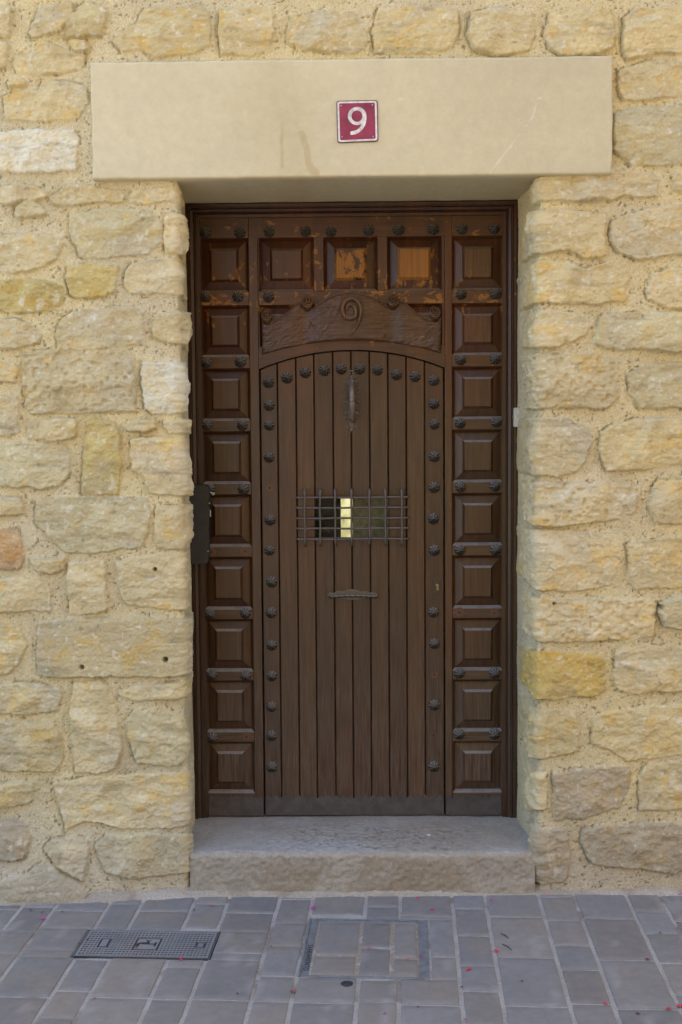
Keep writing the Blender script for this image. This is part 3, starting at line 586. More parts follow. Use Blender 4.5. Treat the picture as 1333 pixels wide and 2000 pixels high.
step = link('stone_doorstep', sweep('stone_doorstep', prof, np.arange(-.617, .627, .005), step_disp, step_col), M['step'])
tag(step, 'wide worn grey stone doorstep with a pitted top and rough tan front', 'doorstep')

# ================================================================ GROUND AND PAVING
TH = math.radians(2.45); cT, sT = math.cos(TH), math.sin(TH)
def uv(x, y): return x*cT - y*sT, x*sT + y*cT
def xy(u, v): return u*cT + v*sT, -u*sT + v*cT
g0 = np.linspace(-.6, .6, 2)
def ground_part(n0, n1, xr, yr, z, seed):
    X, Y = np.meshgrid(np.linspace(*xr, n0), np.linspace(*yr, n1))
    Z = z + .0016*fbm(X, Y, 30, 3, seed) + .0010*vnoise(X*160, Y*160, seed)
    return X, Y, Z
xs_g = np.concatenate([[-60, -20, -8], np.arange(-3.0, -1.6, .05), np.arange(-1.6, 1.6, .006), np.arange(1.6, 3.01, .05), [8, 20, 60]])
ys_g = np.concatenate([[-60, -20, -8], np.arange(-5, -1.25, .05), np.arange(-1.25, .06, .006), [.5, 2, 60]])
X, Y = np.meshgrid(xs_g, ys_g)
near = (abs(X) < 1.7) & (Y > -1.3)
Z = -.0002 + np.where(near, .0012*fbm(X, Y, 25, 3, 400) + .0012*(vnoise(X*170, Y*170, 401)-.5), 0)
gc = np.array((.385, .37, .35))*(1+.2*fbm(X, Y, 14, 4, 402)[..., None])
dk = smooth01((fbm(X, Y, 7, 3, 403)-.15)/.3)[..., None]*.6; gc = gc*(1-dk)+dk*np.array((.19, .155, .115))
wht = smooth01((fbm(X, Y, 50, 2, 404)-.5)/.1)[..., None]*.5; gc = gc*(1-wht)+wht*np.array((.45, .43, .40))
structure(link('ground', grid_mesh('ground', np.stack([X, Y, Z], -1), gc), M['joint']))

UB = [-.885, -.772, -.588, -.469, -.289, -.171, .019, .141, .324, .442, .634, .760, .945]   # column edges, wide where even steps
bounds = list(UB)
while bounds[0] > -3.0: bounds.insert(0, bounds[0] - (.185 if (len(bounds)-len(UB)) % 2 == 0 else .12))
nl = bounds.index(UB[0])
while bounds[-1] < 3.0: bounds.append(bounds[-1] + (.12 if (len(bounds)-nl-len(UB)) % 2 == 0 else .185))
def vj(px, py): return uv(*Gp(px, py))[1]
SMALL = {8: [(945, 1777), (948, 1830), (950, 1888), (955, 1938)], 10: [(1090, 1800), (1110, 1849), (1130, 1896), (1150, 1962)], 12: [(1250, 1782), (1270, 1825), (1290, 1882)],
         6: [(730, 1772), (735, 1916), (735, 1958)], 4: [(560, 1805), (550, 1850), (540, 1908), (525, 1958)], 2: [(385, 1815), (350, 1891), (330, 1953)], 0: [(210, 1816), (150, 1875), (110, 1936), (90, 1991)], -2: [(60, 1822), (10, 1864)]}
SMALL = {k: [vj(*p) for p in v] for k, v in SMALL.items()}
vrow = [-.193-.3105*k for k in range(-1, 16)]
covers = []                                              # rectangles (u0,u1,v0,v1) taken by the two covers
def rect_of(pts):
    a = np.array([uv(*Gp(*p)) for p in pts]); return [a[[0, 2], 0].mean(), a[[1, 3], 0].mean(), a[[2, 3], 1].mean(), a[[0, 1], 1].mean()]
METER = rect_of([(172, 1818), (430, 1821), (145, 1869), (408, 1876)])
MANH = rect_of([(604, 1797), (840, 1797), (583, 1908), (836, 1914)])
def cut(rects, c, g=.006):
    out = []
    for (a, b, p, q) in rects:
        c0, c1, c2, c3 = c[0]-g, c[1]+g, c[2]-g, c[3]+g
        if b <= c0 or a >= c1 or q <= c2 or p >= c3: out.append((a, b, p, q)); continue
        if p < c2: out.append((a, b, p, c2))
        if q > c3: out.append((a, b, c3, q))
        m0, m1 = max(p, c2), min(q, c3)
        if a < c0: out.append((a, c0, m0, m1))
        if b > c1: out.append((c1, b, m0, m1))
    return [r_ for r_ in out if r_[1]-r_[0] > .022 and r_[3]-r_[2] > .022]
tiles = []
for i in range(len(bounds)-1):
    k = i-nl; a, b = bounds[i], bounds[i+1]
    if b-a > .15: js = [v + .004*math.sin(k*2.3) for v in vrow]
    else:
        js = sorted(SMALL.get(k, [-.19-.03*(k % 3)]), reverse=True)
        while js[0] < .0: js.insert(0, js[0]+.205)
        js = [js[0]] + js[1:] if k in SMALL else js
        while js[-1] > -4.6: js.append(js[-1]-.205)
    js = sorted(js, reverse=True)
    for t, s_ in zip(js[:-1], js[1:]): tiles.append((a+.0065, b-.0065, s_+.0045, t-.0045))
for c in (METER, MANH): tiles = cut(tiles, c)
def tile_mesh(name, rects, seed=1, zoff=0.0):
    r = random.Random(seed); V = []; F = []; Cl = []
    for (a, b, p, q) in rects:
        tone = r.uniform(.84, 1.14); warm = r.uniform(-.5, 1); c = np.array((.210+.012*warm, .205, .203-.012*warm))*tone
        h = r.uniform(-.0008, .0012)+zoff; tx, ty = r.uniform(-.003, .003), r.uniform(-.003, .003); e = .0025
        nu, nv = max(4, int((b-a)/.02)), max(4, int((q-p)/.02))
        us = np.concatenate([[a, a+e*.4, a+e], np.linspace(a+e, b-e, nu)[1:-1], [b-e, b-e*.4, b]]); vs = np.concatenate([[p, p+e*.4, p+e], np.linspace(p+e, q-e, nv)[1:-1], [q-e, q-e*.4, q]])
        U, Vv = np.meshgrid(us, vs); jit = .0016*fbm(U, Vv, 18, 2, 420)
        bd = np.minimum.reduce([U-a, b-U, Vv-p, q-Vv]); Zt = np.where(bd < e*.2, -.007, np.where(bd < e*.8, -.0010, 0.0))
        Zz = .0030+h + tx*(U-(a+b)/2) + ty*(Vv-(p+q)/2) + Zt + .0006*fbm(U, Vv, 9, 3, 421)
        wig = np.where(bd < e*1.1, 1.0, 0.0)
        Xx, Yy = xy(U+jit*wig, Vv + .0016*fbm(U, Vv, 18, 2, 422)*wig)
        m, n = U.shape; base = sum(len(v) for v in V); idx = base+np.arange(m*n).reshape(m, n)
        V.append(np.stack([Xx, Yy, Zz], -1).reshape(-1, 3)); F.append(np.stack([idx[:-1, :-1], idx[:-1, 1:], idx[1:, 1:], idx[1:, :-1]], -1).reshape(-1, 4))
        cc_ = c*(1+.09*fbm(U, Vv, 10, 3, 423)[..., None]); st = smooth01((fbm(U, Vv, 6, 5, 424)-.1)/.3)[..., None]*.5
        cc_ = cc_*(1-st)+st*np.array((.235, .205, .17)); ed = np.exp(-bd/.006)[..., None]*.25; cc_ = cc_*(1-ed)+ed*np.array((.25, .235, .215))
        pl = smooth01((fbm(U*3, Vv, 6, 3, 425)-.42)/.1)[..., None]*.35; cc_ = cc_*(1-pl)+pl*np.array((.36, .35, .34))
        Cl.append(cc_.reshape(-1, 3))
    return raw_mesh(name, np.concatenate(V), np.concatenate(F), np.concatenate(Cl))
tiles = [t for t in tiles if xy((t[0]+t[1])/2, t[2])[1] < .03]
structure(link('pavement', tile_mesh('pavement', tiles), M['paver']))

# mortar fillet sealing wall and step to the paving
xf_ = np.arange(-2.6, 2.5, .008); tf = np.linspace(0, 1, 22)
wd = np.interp(xf_, [-2.6, -1.3, -1.1, -.9, -.6, -.2, .2, .5, .8, 1.3, 2.5], [.05, .05, .05, .06, .055, .050, .045, .035, .032, .035, .04])
st_ = np.interp(xf_, [-2.6, -1.2, -.9, -.62, .62, 1.3, 2.5], [-.115, -.10, -.062, -.022, -.016, -.03, -.04])
hg = np.interp(xf_, [-2.6, -1.2, -.9, -.55, 0, .5, .8, 1.3, 2.5], [.03, .03, .035, .035, .034, .03, .026, .026, .03])
X, T = np.meshgrid(xf_, tf)
wd = wd*(1+.35*fbm(xf_, 0*xf_, 6, 4, 430)+.10*fbm(xf_, 0*xf_, 40, 2, 431))
Yf = st_[None]+.03 - (wd[None]+.03)*T
Zf = -.007 + (hg[None]+.007)*(1-T)**1.6*(1+.25*fbm(X, T*.1, 10, 3, 432)) + .003*fbm(X, Yf, 45, 3, 433)*(1-T*.5) + .002*(vnoise(X*150, Yf*150, 434)-.5)
fc = np.array((.40, .355, .285))*(1+.16*fbm(X, Yf, 14, 4, 435)[..., None]); dk = smooth01((fbm(X, Yf, 9, 3, 436)-.1)/.3)[..., None]*.6; fc = fc*(1-dk)+dk*np.array((.27, .215, .155))
pk = smooth01((fbm(X, Yf, 5, 3, 437)-.1)/.3)[..., None]*.5; fc = fc*(1-pk)+pk*np.array((.50, .46, .40))
structure(link('mortar_fillet', grid_mesh('mortar_fillet', np.stack([X, Yf, Zf], -1), fc), M['joint']))

# ================================================================ THE PANELLED DOOR SURROUND
YD = .400                                              # front plane of the rails
SILL = .1515
sx = lambda px, py=900: Wp(px, py, YD)[0]
sz = lambda py, px=690: Wp(px, py, YD)[1]
surround = thing('door_surround', (-.026, YD, SILL), 'dark panelled wooden surround of raised squares and iron studs fixed around the arched door', 'door surround')
XI0, XI1, ZI1 = -.604, .556, 2.489                     # inner edge of the casing
XO0, XO1, ZO1 = -.675, .617, 2.548
# casing: a moulded profile run up the left, across the top and down the right
mb = MB()
cp_ = [(0, .372), (.010, .372), (.013, .378), (.024, .379), (.028, .374), (.033, .374), (.036, .384), (.047, .388), (.052, .386), (.058, .393), (.071, .394), (.071, .42), (0, .42)]
def cas(t, k):
    w0, w1, w2 = XI0-XO0, XO1-XI1, ZO1-ZI1
    if k == 0: return (XO0 + t*w0/.071, SILL-.012)
    if k == 1: return (XO0 + t*w0/.071, ZO1 - t*w2/.071)
    if k == 2: return (XO1 - t*w1/.071, ZO1 - t*w2/.071)
    return (XO1 - t*w1/.071, SILL-.012)
vs = []
for k in range(4):
    for t, y in cp_: x, z = cas(t, k); vs.append((x, y, z))
n = len(cp_); fs = []
for k in range(3):
    for i in range(n): j = (i+1) % n; fs.append((k*n+i, k*n+j, (k+1)*n+j, (k+1)*n+i))
fs += [tuple(range(n)), tuple(reversed(range(3*n, 4*n)))]
o = mb.add(vs, fs).build('casing', M['wood'], surround); o['wear'] = .20; o['grey'] = -.1; o['tone'] = .40  # casing darkened by tone: the lintel's shade put into the wood colour

# leaf outline
LX0, LX1, LZ0, LZS, LZA = sx(507, 725)+.002, sx(867.3, 720), SILL+.004, 1.908, 1.978
LXC = (LX0+LX1)/2
_s, _c = LZA-LZS, (LX1-LX0)/2; _R = (_s*_s+_c*_c)/(2*_s)
def arch(x, d=0.0):
    R2 = _R+d; q = R2*R2-(x-LXC)**2; return LZA-_R+math.sqrt(max(q, 1e-9))

# cells of the surround: left column, right column, three along the top, two half hidden by the crest
zrow = [(sz(a), sz(b)) for a, b in ((467.5, 563.5), (599, 690.5), (722.5, 815.5), (845.5, 939), (969, 1062), (1091, 1185), (1213, 1306), (1333, 1425), (1453, 1544))]
CL = (sx(396), sx(488)); CL = (-.594+.0, -.413); CL = (sx(400), sx(486)); CR = (sx(888.5), sx(979))
TOPX = [(sx(511.5, 520), sx(608.6, 520)), (sx(637.6, 520), sx(733, 520)), (sx(762, 520), sx(858, 520))]
cells = [(CL[0], CL[1], b, a) for a, b in zrow] + [(CR[0], CR[1], b, a) for a, b in zrow] + [(a, b, zrow[0][1], zrow[0][0]) for a, b in TOPX]
ZH0 = sz(672)
hid = [(TOPX[0][0], TOPX[0][1], ZH0, zrow[1][0]), (TOPX[2][0], TOPX[2][1], ZH0, zrow[1][0])]
cells += hid
CH = .0095; CD = .014                                   # rail chamfer: width, depth

def rail_piece(mb, x0, x1, z0, z1, y=YD):
    mb.quad((x0, y, z0), (x1, y, z0), (x1, y, z1), (x0, y, z1))
# stiles (vertical boards) and rails (crosswise), laid edge to edge
v_, h_, jn = MB(), MB(), .0007
def vstile(x0, x1, z0, z1): v_.box((x0+jn, YD, z0), (x1-jn, YD+.03, z1), .0012)
def hrail(x0, x1, z0, z1): h_.box((x0+jn, YD+.0006, z0), (x1-jn, YD+.03, z1), .0012)
def cellgap(c): return (c[0]-CH, c[1]+CH, c[2]-CH, c[3]+CH)
for side, (c0, c1), (e0, e1) in (('l', CL, (XI0, LX0-.0035)), ('r', CR, (LX1+.0035, XI1))):
    g0_, g1_ = c0-CH, c1+CH
    zt = ZI1 if side == 'l' else ZI1
    vstile(e0, g0_, SILL, zt if side == 'l' else sz(592)) if side == 'l' else vstile(g1_, e1, SILL, zt)
    if side == 'l': vstile(g1_, e1, SILL, zrow[0][0]+CH)
    else: vstile(e0, g0_, SILL, zrow[0][0]+CH)
    for k in range(10):
        top = ZI1 if k == 0 else zrow[k-1][1]-CH; bot = SILL if k == 9 else zrow[k][0]+CH
        hrail(g0_, g1_, bot, top)
# across the top: head rail, short posts, the rail under the top row
lx, rx = CL[1]+CH, CR[0]-CH
hrail(lx, rx, zrow[0][0]+CH, ZI1)
xe = [LX0-.0035] + [q for t in TOPX for q in (t[0]-CH, t[1]+CH)] + [LX1+.0035]
for k in range(0, len(xe), 2):
    if xe[k+1]-xe[k] > .004: vstile(xe[k], xe[k+1], zrow[0][1]-CH, zrow[0][0]+CH)
hrail(LX0-.0035, LX1+.0035, zrow[1][0]+CH, zrow[0][1]-CH)
hrail(hid[0][1]+CH, hid[1][0]-CH, ZH0-CH, zrow[1][0]+CH)
for a, b in ((LX0-.0035, hid[0][0]-CH), (hid[1][1]+CH, LX1+.0035)):
    if b-a > .004: vstile(a, b, ZH0-CH, zrow[1][0]+CH)
# arched head between the crest and the leaf
npt = 28; xs_ = [LX0-.0035+(LX1-LX0+.007)*i/npt for i in range(npt+1)]
poly = [(x, ZH0-CH-.0005) for x in (xs_[0], xs_[-1])] + [(x, arch(x, .0045)) for x in reversed(xs_)]
h_.prism(poly, YD+.0003, YD+.03)
# a plain moulding that frames the arch, standing slightly proud
band = [(x, arch(x, .048)) for x in xs_] + [(x, arch(x, .0046)) for x in reversed(xs_)]
h_.prism(band, YD-.004, YD+.001)
o = v_.build('stile', M['wood'], surround); o['wear'] = .30; o['grey'] = .22
o = h_.build('rail', M['wood_h'], surround); o['wear'] = .36; o['grey'] = .25
# raised panels: chamfered rim, wide bevel rising to a stepped square field
def panel(c, wear, grey, clip=None):
    x0, x1, z0, z1 = c; mb = MB()
    w, h = x1-x0, z1-z0; bw = min(w, h)*.17
    rings = [(-CH, YD+.0), (0, YD+CD), (.0012, YD+.0185), (bw, YD+.0075)]
    def ringmesh(rings, cap):
        vs = []; fs = []
        for d, y in rings: vs += [(x0+d, y, z0+d), (x1-d, y, z0+d), (x1-d, y, z1-d), (x0+d, y, z1-d)]
        for k in range(len(rings)-1):
            for i in range(4): j = (i+1) % 4; fs.append((k*4+i, k*4+j, k*4+4+j, k*4+4+i))
        if cap: k = len(rings)-1; fs.append((k*4, k*4+1, k*4+2, k*4+3))
        return MB().add(vs, fs)
    o = ringmesh(rings, False).build('panel', M['wood'], surround); o['wear'] = min(wear, .30); o['grey'] = grey*.4; o['tone'] = .08
    f = ringmesh([(bw-.0002, YD+.0082), (bw+.0010, YD+.0068), (bw+.0085, YD-.0030), (bw+.0095, YD-.0036)], True).build('raised_field', M['wood'], o); f['wear'] = wear; f['grey'] = grey
    return o
pw = {0: (.24, .0), 1: (.24, .05), 2: (.30, .1), 3: (.30, .1), 4: (.30, .1), 5: (.27, .1), 6: (.27, .15), 7: (.25, .2), 8: (.2, .35)}
for k in range(9): panel(cells[k], *pw[k])
pr = {0: (.20, .85), 1: (.26, .6), 2: (.28, .2), 3: (.24, .2), 4: (.24, .15), 5: (.24, .15), 6: (.24, .15), 7: (.2, .25), 8: (.15, .35)}
for k in range(9): panel(cells[9+k], *pr[k])
for k, wv in enumerate((.24, .56, .80)):
    o = panel(cells[18+k], wv, .05)
    if k: o['label'] = 'panel with most of its dark varnish flaked away to orange wood'
panel(cells[21], .25, .2); panel(cells[22], .25, .3)
# the thin backing seen in the gap round the leaf
mb = MB().box((XI0-.02, YD+.032, SILL), (LX0-.004, YD+.05, ZI1+.02)).box((LX1+.004, YD+.032, SILL), (XI1+.02, YD+.05, ZI1+.02)).box((LX0-.004, YD+.032, LZA+.006), (LX1+.004, YD+.05, ZI1+.02))
mb.box((LX0+.01, YD+.052, 1.86), (LX1-.01, YD+.055, LZA+.03)); mb.build('backing_board', M['dark'], surround)

# iron studs: ten-lobed domes with a button
def stud_mesh():
    R, Hh, nt_, ns = .0230, .0200, 64, 9; vs = [(0, -Hh-.0035, 0)]; fs = []
    for i in range(1, ns+1):
        t = i/ns
        for k in range(nt_):
            th = 2*math.pi*k/nt_; lob = abs(math.sin(4*th)); r = R*t*(1-.13*(1-lob)**2*t)
            gro = smooth01((.62-lob)/.45)
            y = Hh*(1-t**2.1)**.62*(1-.66*gro*min(1, t*2.0)) if t < 1 else -.003
            if r < .0050: y += .0035*math.sqrt(max(0, 1-(r/.0050)**2))
            vs.append((r*math.cos(th), -y, r*math.sin(th)))
    for k in range(nt_): fs.append((0, 1+k, 1+(k+1) % nt_))
    for i in range(ns-1):
        for k in range(nt_):
            a = 1+i*nt_+k; b = 1+i*nt_+(k+1) % nt_; fs.append((a, a+nt_, b+nt_, b))
    me = bpy.data.meshes.new('stud'); me.from_pydata(vs, [], fs); me.polygons.foreach_set('use_smooth', [True]*len(fs)); me.materials.append(M['iron']); return me
STUD = stud_mesh(); rs_ = random.Random(5)
def stud(px, py, parent, Y=YD):
    x, z = Wp(px, py, Y); o = bpy.data.objects.new('stud', STUD); COL.objects.link(o); place(o, parent, (x, Y+.0005, z))
    o.rotation_euler = (rs_.uniform(-.06, .06), rs_.uniform(0, 6.28), rs_.uniform(-.06, .06)); s = rs_.uniform(.95, 1.04); o.scale = (s, s*rs_.uniform(.9, 1.08), s); return o
def spot(px, py, parent, Y=YD, r=.019, hole=True, name='wood_spot'):
    """where a stud is missing: a disc of unvarnished wood with its nail hole"""
    x, z = Wp(px, py, Y); mb = MB(); pts = [(x+r*(1+.04*math.sin(3*k))*math.cos(k*math.pi/14), z+r*math.sin(k*math.pi/14)) for k in range(28)]
    mb.prism(pts, Y-.0009, Y+.0005); o = mb.build(name, M['spot'], parent); o['wear'] = .3
    if hole:
        mb = MB(); mb.prism([(x+.0032*math.cos(k*math.pi/6), z+.0036*math.sin(k*math.pi/6)) for k in range(12)], Y-.0014, Y); mb.build('nail_hole', M['hole'], o)
for p in '402,455 469,455 526,453 597,452 647,452 721,450 779,449 847,448 903,448 966,447 402,580 465,579 525,580 901,575 969,574 404,709 470,707 900,703 968,702 405,831 474,831 899,827 970,825 411,955 476,956 900,951 967,950 899,1074 969,1074 411,1200 480,1198 415,1319 481,1320 898,1315 967,1315 416,1441 897,1434 966,1434'.split():
    stud(*map(float, p.split(',')), surround)
for p in ((413.5, 1078), (479, 1077), (898, 1196), (966, 1197), (482, 1439)): spot(*p, surround)

# kick sheets with a saw-tooth edge
def kick(name, x0, x1, ztop, parent, Y, nt_):
    zb = SILL+.006; pts = [(x0, zb), (x1, zb)]; st = (x1-x0)/nt_
    for k in range(nt_, -1, -1):
        if k < nt_: pts.append((x0+(k+.5)*st, ztop+.0110))
        pts.append((x0+k*st, ztop-.0050))
    mb = MB().prism(pts, Y-.0032, Y+.0004)
    o = mb.build(name, M['sheet'], parent); mb = MB()
    for zz_ in (ztop-.016, zb+.008):
        nn = max(3, int((x1-x0)/.065))
        for k in range(nn):
            x = x0+.012+(x1-x0-.024)*k/(nn-1); mb.tube([(x, Y-.0022, zz_), (x, Y-.0042, zz_), (x, Y-.0050, zz_)], [.0035, .0033, .0015], 8)
    r_ = mb.build('rivet_row', M['sheet'], o); r_['kind'] = 'stuff'; return o
KZ = sz(1557)
kick('kick_plate', XI0+.003, LX0-.006, KZ, surround, YD, 11)
kick('kick_plate', LX1+.006, XI1-.003, KZ, surround, YD, 9)

# the carved crest: a parchment-like board with four rolled ends and a raised 9
TOPO = [(510.5, 622), (513, 628), (519, 630), (531, 629.6), (548.5, 621.7), (566, 608.5), (580.7, 594), (589.5, 589), (593, 600), (601, 604), (613, 602.7), (624.6, 594), (642, 582), (659.7, 575.7), (680, 572.8), (700.6, 574), (721, 578.7), (738.7, 586.6), (753.3, 596.8), (765, 602), (776, 599), (779.6, 588), (794, 594), (811.8, 610), (829.4, 621.7), (844, 625.5), (858, 622), (864, 613)]
BOTO = [(512, 692), (548.5, 681.7), (607, 669.4), (683, 663.5), (753, 667), (812, 677), (861.5, 688)]
YC = YD-.020
tx = np.array([Wp(a, b, YC) for a, b in TOPO]); bx = np.array([Wp(a, b, YC) for a, b in BOTO])
nc, nr_ = 150, 44; u_ = np.linspace(0, 1, nc)
xt = np.interp(u_, (tx[:, 0]-tx[0, 0])/(tx[-1, 0]-tx[0, 0]), tx[:, 0]); zt = np.interp(xt, tx[:, 0], tx[:, 1])
kern = np.array([.25, .5, .25]); zt[1:-1] = np.convolve(zt, kern, 'valid')
xb_ = np.linspace(bx[0, 0], bx[-1, 0], nc); zb_ = np.interp(xb_, bx[:, 0], bx[:, 1])
pf = np.polyfit(bx[:, 0], bx[:, 1], 2); zb_ = np.polyval(pf, xb_)
T = np.linspace(0, 1, nr_)[:, None]; X = xt[None]*T + xb_[None]*(1-T); Z = zt[None]*T + zb_[None]*(1-T)
f1, f2 = Wp(598, 640, YC)[0], Wp(763, 640, YC)[0]
fold = .009*np.exp(-((X-f1-.10*(Z-2.1))/.030)**2) + .009*np.exp(-((X-f2+.10*(Z-2.1))/.030)**2)
belly = -.010*np.cos((X-(f1+f2)/2)/(f2-f1)*math.pi*1.0)
ang = X*42 + .9*fbm(X, Z, 14, 2, 500)*3
hatch = fbm(X*1.0+Z*1.5, Z*5.0-X*1.2, 36, 3, 501)*.0030 + fbm(X*4-Z*3, Z*1.5+X, 30, 3, 502)*.0034*smooth01((fbm(X, Z, 9, 2, 503)+.2)/.5)
Y = YC + fold + belly*.6 - hatch
edge = np.minimum(T, 1-T)*np.ones_like(X); ex = np.minimum(u_, 1-u_)[None]*np.ones_like(X)
Y = Y + .004*np.exp(-edge/.03) + .006*np.exp(-ex/.008)
P = np.stack([X, Y, Z], -1); Pb = P.copy(); Pb[..., 1] = YD+.0002
m_, n_ = X.shape; idx = np.arange(m_*n_).reshape(m_, n_)
q = np.stack([idx[:-1, :-1], idx[:-1, 1:], idx[1:, 1:], idx[1:, :-1]], -1).reshape(-1, 4)
loop = np.concatenate([idx[0, :], idx[1:, -1], idx[-1, -2::-1], idx[-2:0:-1, 0]]); Bk = P.reshape(-1, 3)[loop].copy(); Bk[:, 1] = YD+.001
lb = m_*n_+np.arange(len(loop)); q2 = np.stack([loop, np.roll(loop, -1), np.roll(lb, -1), lb], -1)[:, ::-1]
cme = raw_mesh('carved_crest', np.concatenate([P.reshape(-1, 3), Bk]), np.concatenate([q, q2]))
crest = link('carved_crest', cme, M['wood_h'], surround); crest['wear'] = -.05; crest['grey'] = .85; crest['tone'] = .22
crest['label'] = 'carved parchment shaped crest with rolled ends and a raised 9'
WPOS[crest.name] = Vector((0, 0, 0))
rimp = [tuple(P[-1, i] + np.array((0, -.001, .0005))) for i in range(2, n_-2, 2)]
rim_mb = MB().tube(rimp, .0036, 8)
crest.location = -WPOS[surround.name]
o = rim_mb.build('crest_rim', M['wood_h'], crest); o['wear'] = -.1; o['grey'] = .7
for (a, b, sgn) in ((521, 614, 1), (600.6, 588, 1), (769, 585.5, -1), (851, 608, -1)):
    x, z = Wp(a, b, YC-.012); mb = MB(); ax = Vector((0, -.94, .34)); bu = Vector((0, .34, .94)); c0 = Vector((x, YC-.014, z))
    mb.tube([c0-ax*.002+ax*.0, c0-ax*.004, c0-ax*.020-Vector((0, 0, .006)), c0-ax*.034-Vector((0, 0, .018))], [.0195, .0220, .0195, .015], 26)
    sp = []; rr = []
    for k in range(72):
        t = k/71; th = 2*math.pi*2.0*t*sgn + math.pi/2; r = .0030+.0180*t; sp.append(c0 + Vector((1, 0, 0))*r*math.cos(th) + bu*r*math.sin(th) + ax*(.0005+.004*(1-t))); rr.append(.0026)
    mb.tube(sp, rr, 8); o = mb.build('scroll', M['wood'], crest); o['wear'] = -.1; o['grey'] = 1.3
nine = [(650, 362), (672, 345), (700, 315), (720, 275), (732, 230), (736, 185), (725, 145), (700, 120), (668, 113), (638, 126), (618, 155), (613, 190), (622, 220), (643, 240), (670, 244), (694, 234), (704, 212), (698, 178), (680, 156), (660, 152), (644, 170), (640, 186)]
pts = []
ctrl = [Wp(490+a/3.418, 550+b/3.418, YC-.016) for a, b in nine]
def catmull(C, sub=6):
    C = [np.array(c, float) for c in C]; out = []
    for i in range(len(C)-1):
        p0, p1, p2, p3 = C[max(i-1, 0)], C[i], C[i+1], C[min(i+2, len(C)-1)]
        for k in range(sub):
            t = k/sub; out.append(.5*((2*p1)+(-p0+p2)*t+(2*p0-5*p1+4*p2-p3)*t*t+(-p0+3*p1-3*p2+p3)*t**3))
    out.append(C[-1]); return out
cc2 = catmull(ctrl); L = len(cc2)
mb = MB().tube([(c[0], YC-.012, c[1]) for c in cc2], [.0016+.0072*min(1, i/(L*.30))*(1-.55*max(0, (i/L-.70)/.30)) for i in range(L)], 10)
o = mb.build('number_nine', M['wood'], crest); o['wear'] = -.1; o['grey'] = 1.4

# ================================================================ THE DOOR LEAF
door = thing('door', (LXC, YD, SILL), 'arched plank door with iron studs, a pull handle and a small grilled window', 'door')
PX = [506.5, 543.7, 579.8, 615, 651.7, 687, 723, 758.8, 794.3, 830, 867.6]
PE = [Wp(p, 900, YD)[0] for p in PX]; PE[0], PE[-1] = LX0, LX1
YL = YD+.004
WZ0, WZ1 = sz(1050), sz(972)
mb = MB()
def plank(x0, x1, z0, zf):
    g = .0011; e = .0026; n = 5; xs_ = [x0+g, x0+g+e] + [x0+g+e+(x1-x0-2*(g+e))*k/n for k in range(1, n)] + [x1-g-e, x1-g]
    ys_ = [YL+.006, YL] + [YL]*(n-1) + [YL, YL+.006]
    vs = []; m = len(xs_)
    for x, y in zip(xs_, ys_): vs += [(x, y, z0), (x, y, zf(x))]
    vs += [(xs_[0], YL+.022, z0), (xs_[0], YL+.022, zf(xs_[0])), (xs_[-1], YL+.022, z0), (xs_[-1], YL+.022, zf(xs_[-1]))]
    fs = [(2*i, 2*i+2, 2*i+3, 2*i+1) for i in range(m-1)] + [(2*m, 0, 1, 2*m+1), (2*m-2, 2*m+2, 2*m+3, 2*m-1)]
    fs += [tuple([2*i+1 for i in range(m)] + [2*m+3, 2*m+1]), tuple([2*i for i in reversed(range(m))] + [2*m, 2*m+2])]
    return MB().add(vs, fs)
for k in range(10):
    x0, x1 = PE[k], PE[k+1]
    segs = [(LZ0, lambda x: arch(x, -.0015))] if k not in (3, 4, 5, 6) else [(LZ0, lambda x: WZ0), (WZ1, lambda x: arch(x, -.0015))]
    for z0, zf in segs:
        p = plank(x0, x1, z0, zf); mb.add(p.v, p.f)
mb.box((LX0+.003, YL+.023, LZ0), (PE[3]-.002, YL+.04, 1.90)).box((PE[7]+.002, YL+.023, LZ0), (LX1-.003, YL+.04, 1.90)).box((PE[3]-.002, YL+.023, LZ0), (PE[7]+.002, YL+.04, WZ0-.004)).box((PE[3]-.002, YL+.023, WZ1+.004), (PE[7]+.002, YL+.04, 1.93))
o = mb.build('planking', M['wood'], door); o['wear'] = .16; o['grey'] = .26
for p in '525,747 526,792 526,831 526,893 528,1016 527,1075 531,1137 530,1197 531,1260 531,1320 531,1380 531,1437 532,1498 561,738 597,728 634,724 667,721 703,721 738,723 775,732 811,736 848,743 848,789 849,829 849,892 848,952 847,1013 849,1075 847,1196 849,1257 849,1377 848,1497'.split():
    stud(*map(float, p.split(',')), door, YL)
for p in ((527, 953), (849, 1318)): spot(*p, door, YL, .014)
spot(847, 1435, door, YL, .007)
kick('kick_plate', LX0+.003, LX1-.003, KZ, door, YL, 24)
# window: pane in the opening, deep dark rebate
mb = MB().box((PE[3]-.004, YL+.0225, WZ0-.012), (PE[7]+.004, YL+.0285, WZ1+.012)); mb.build('window_pane', M['glass'], door)
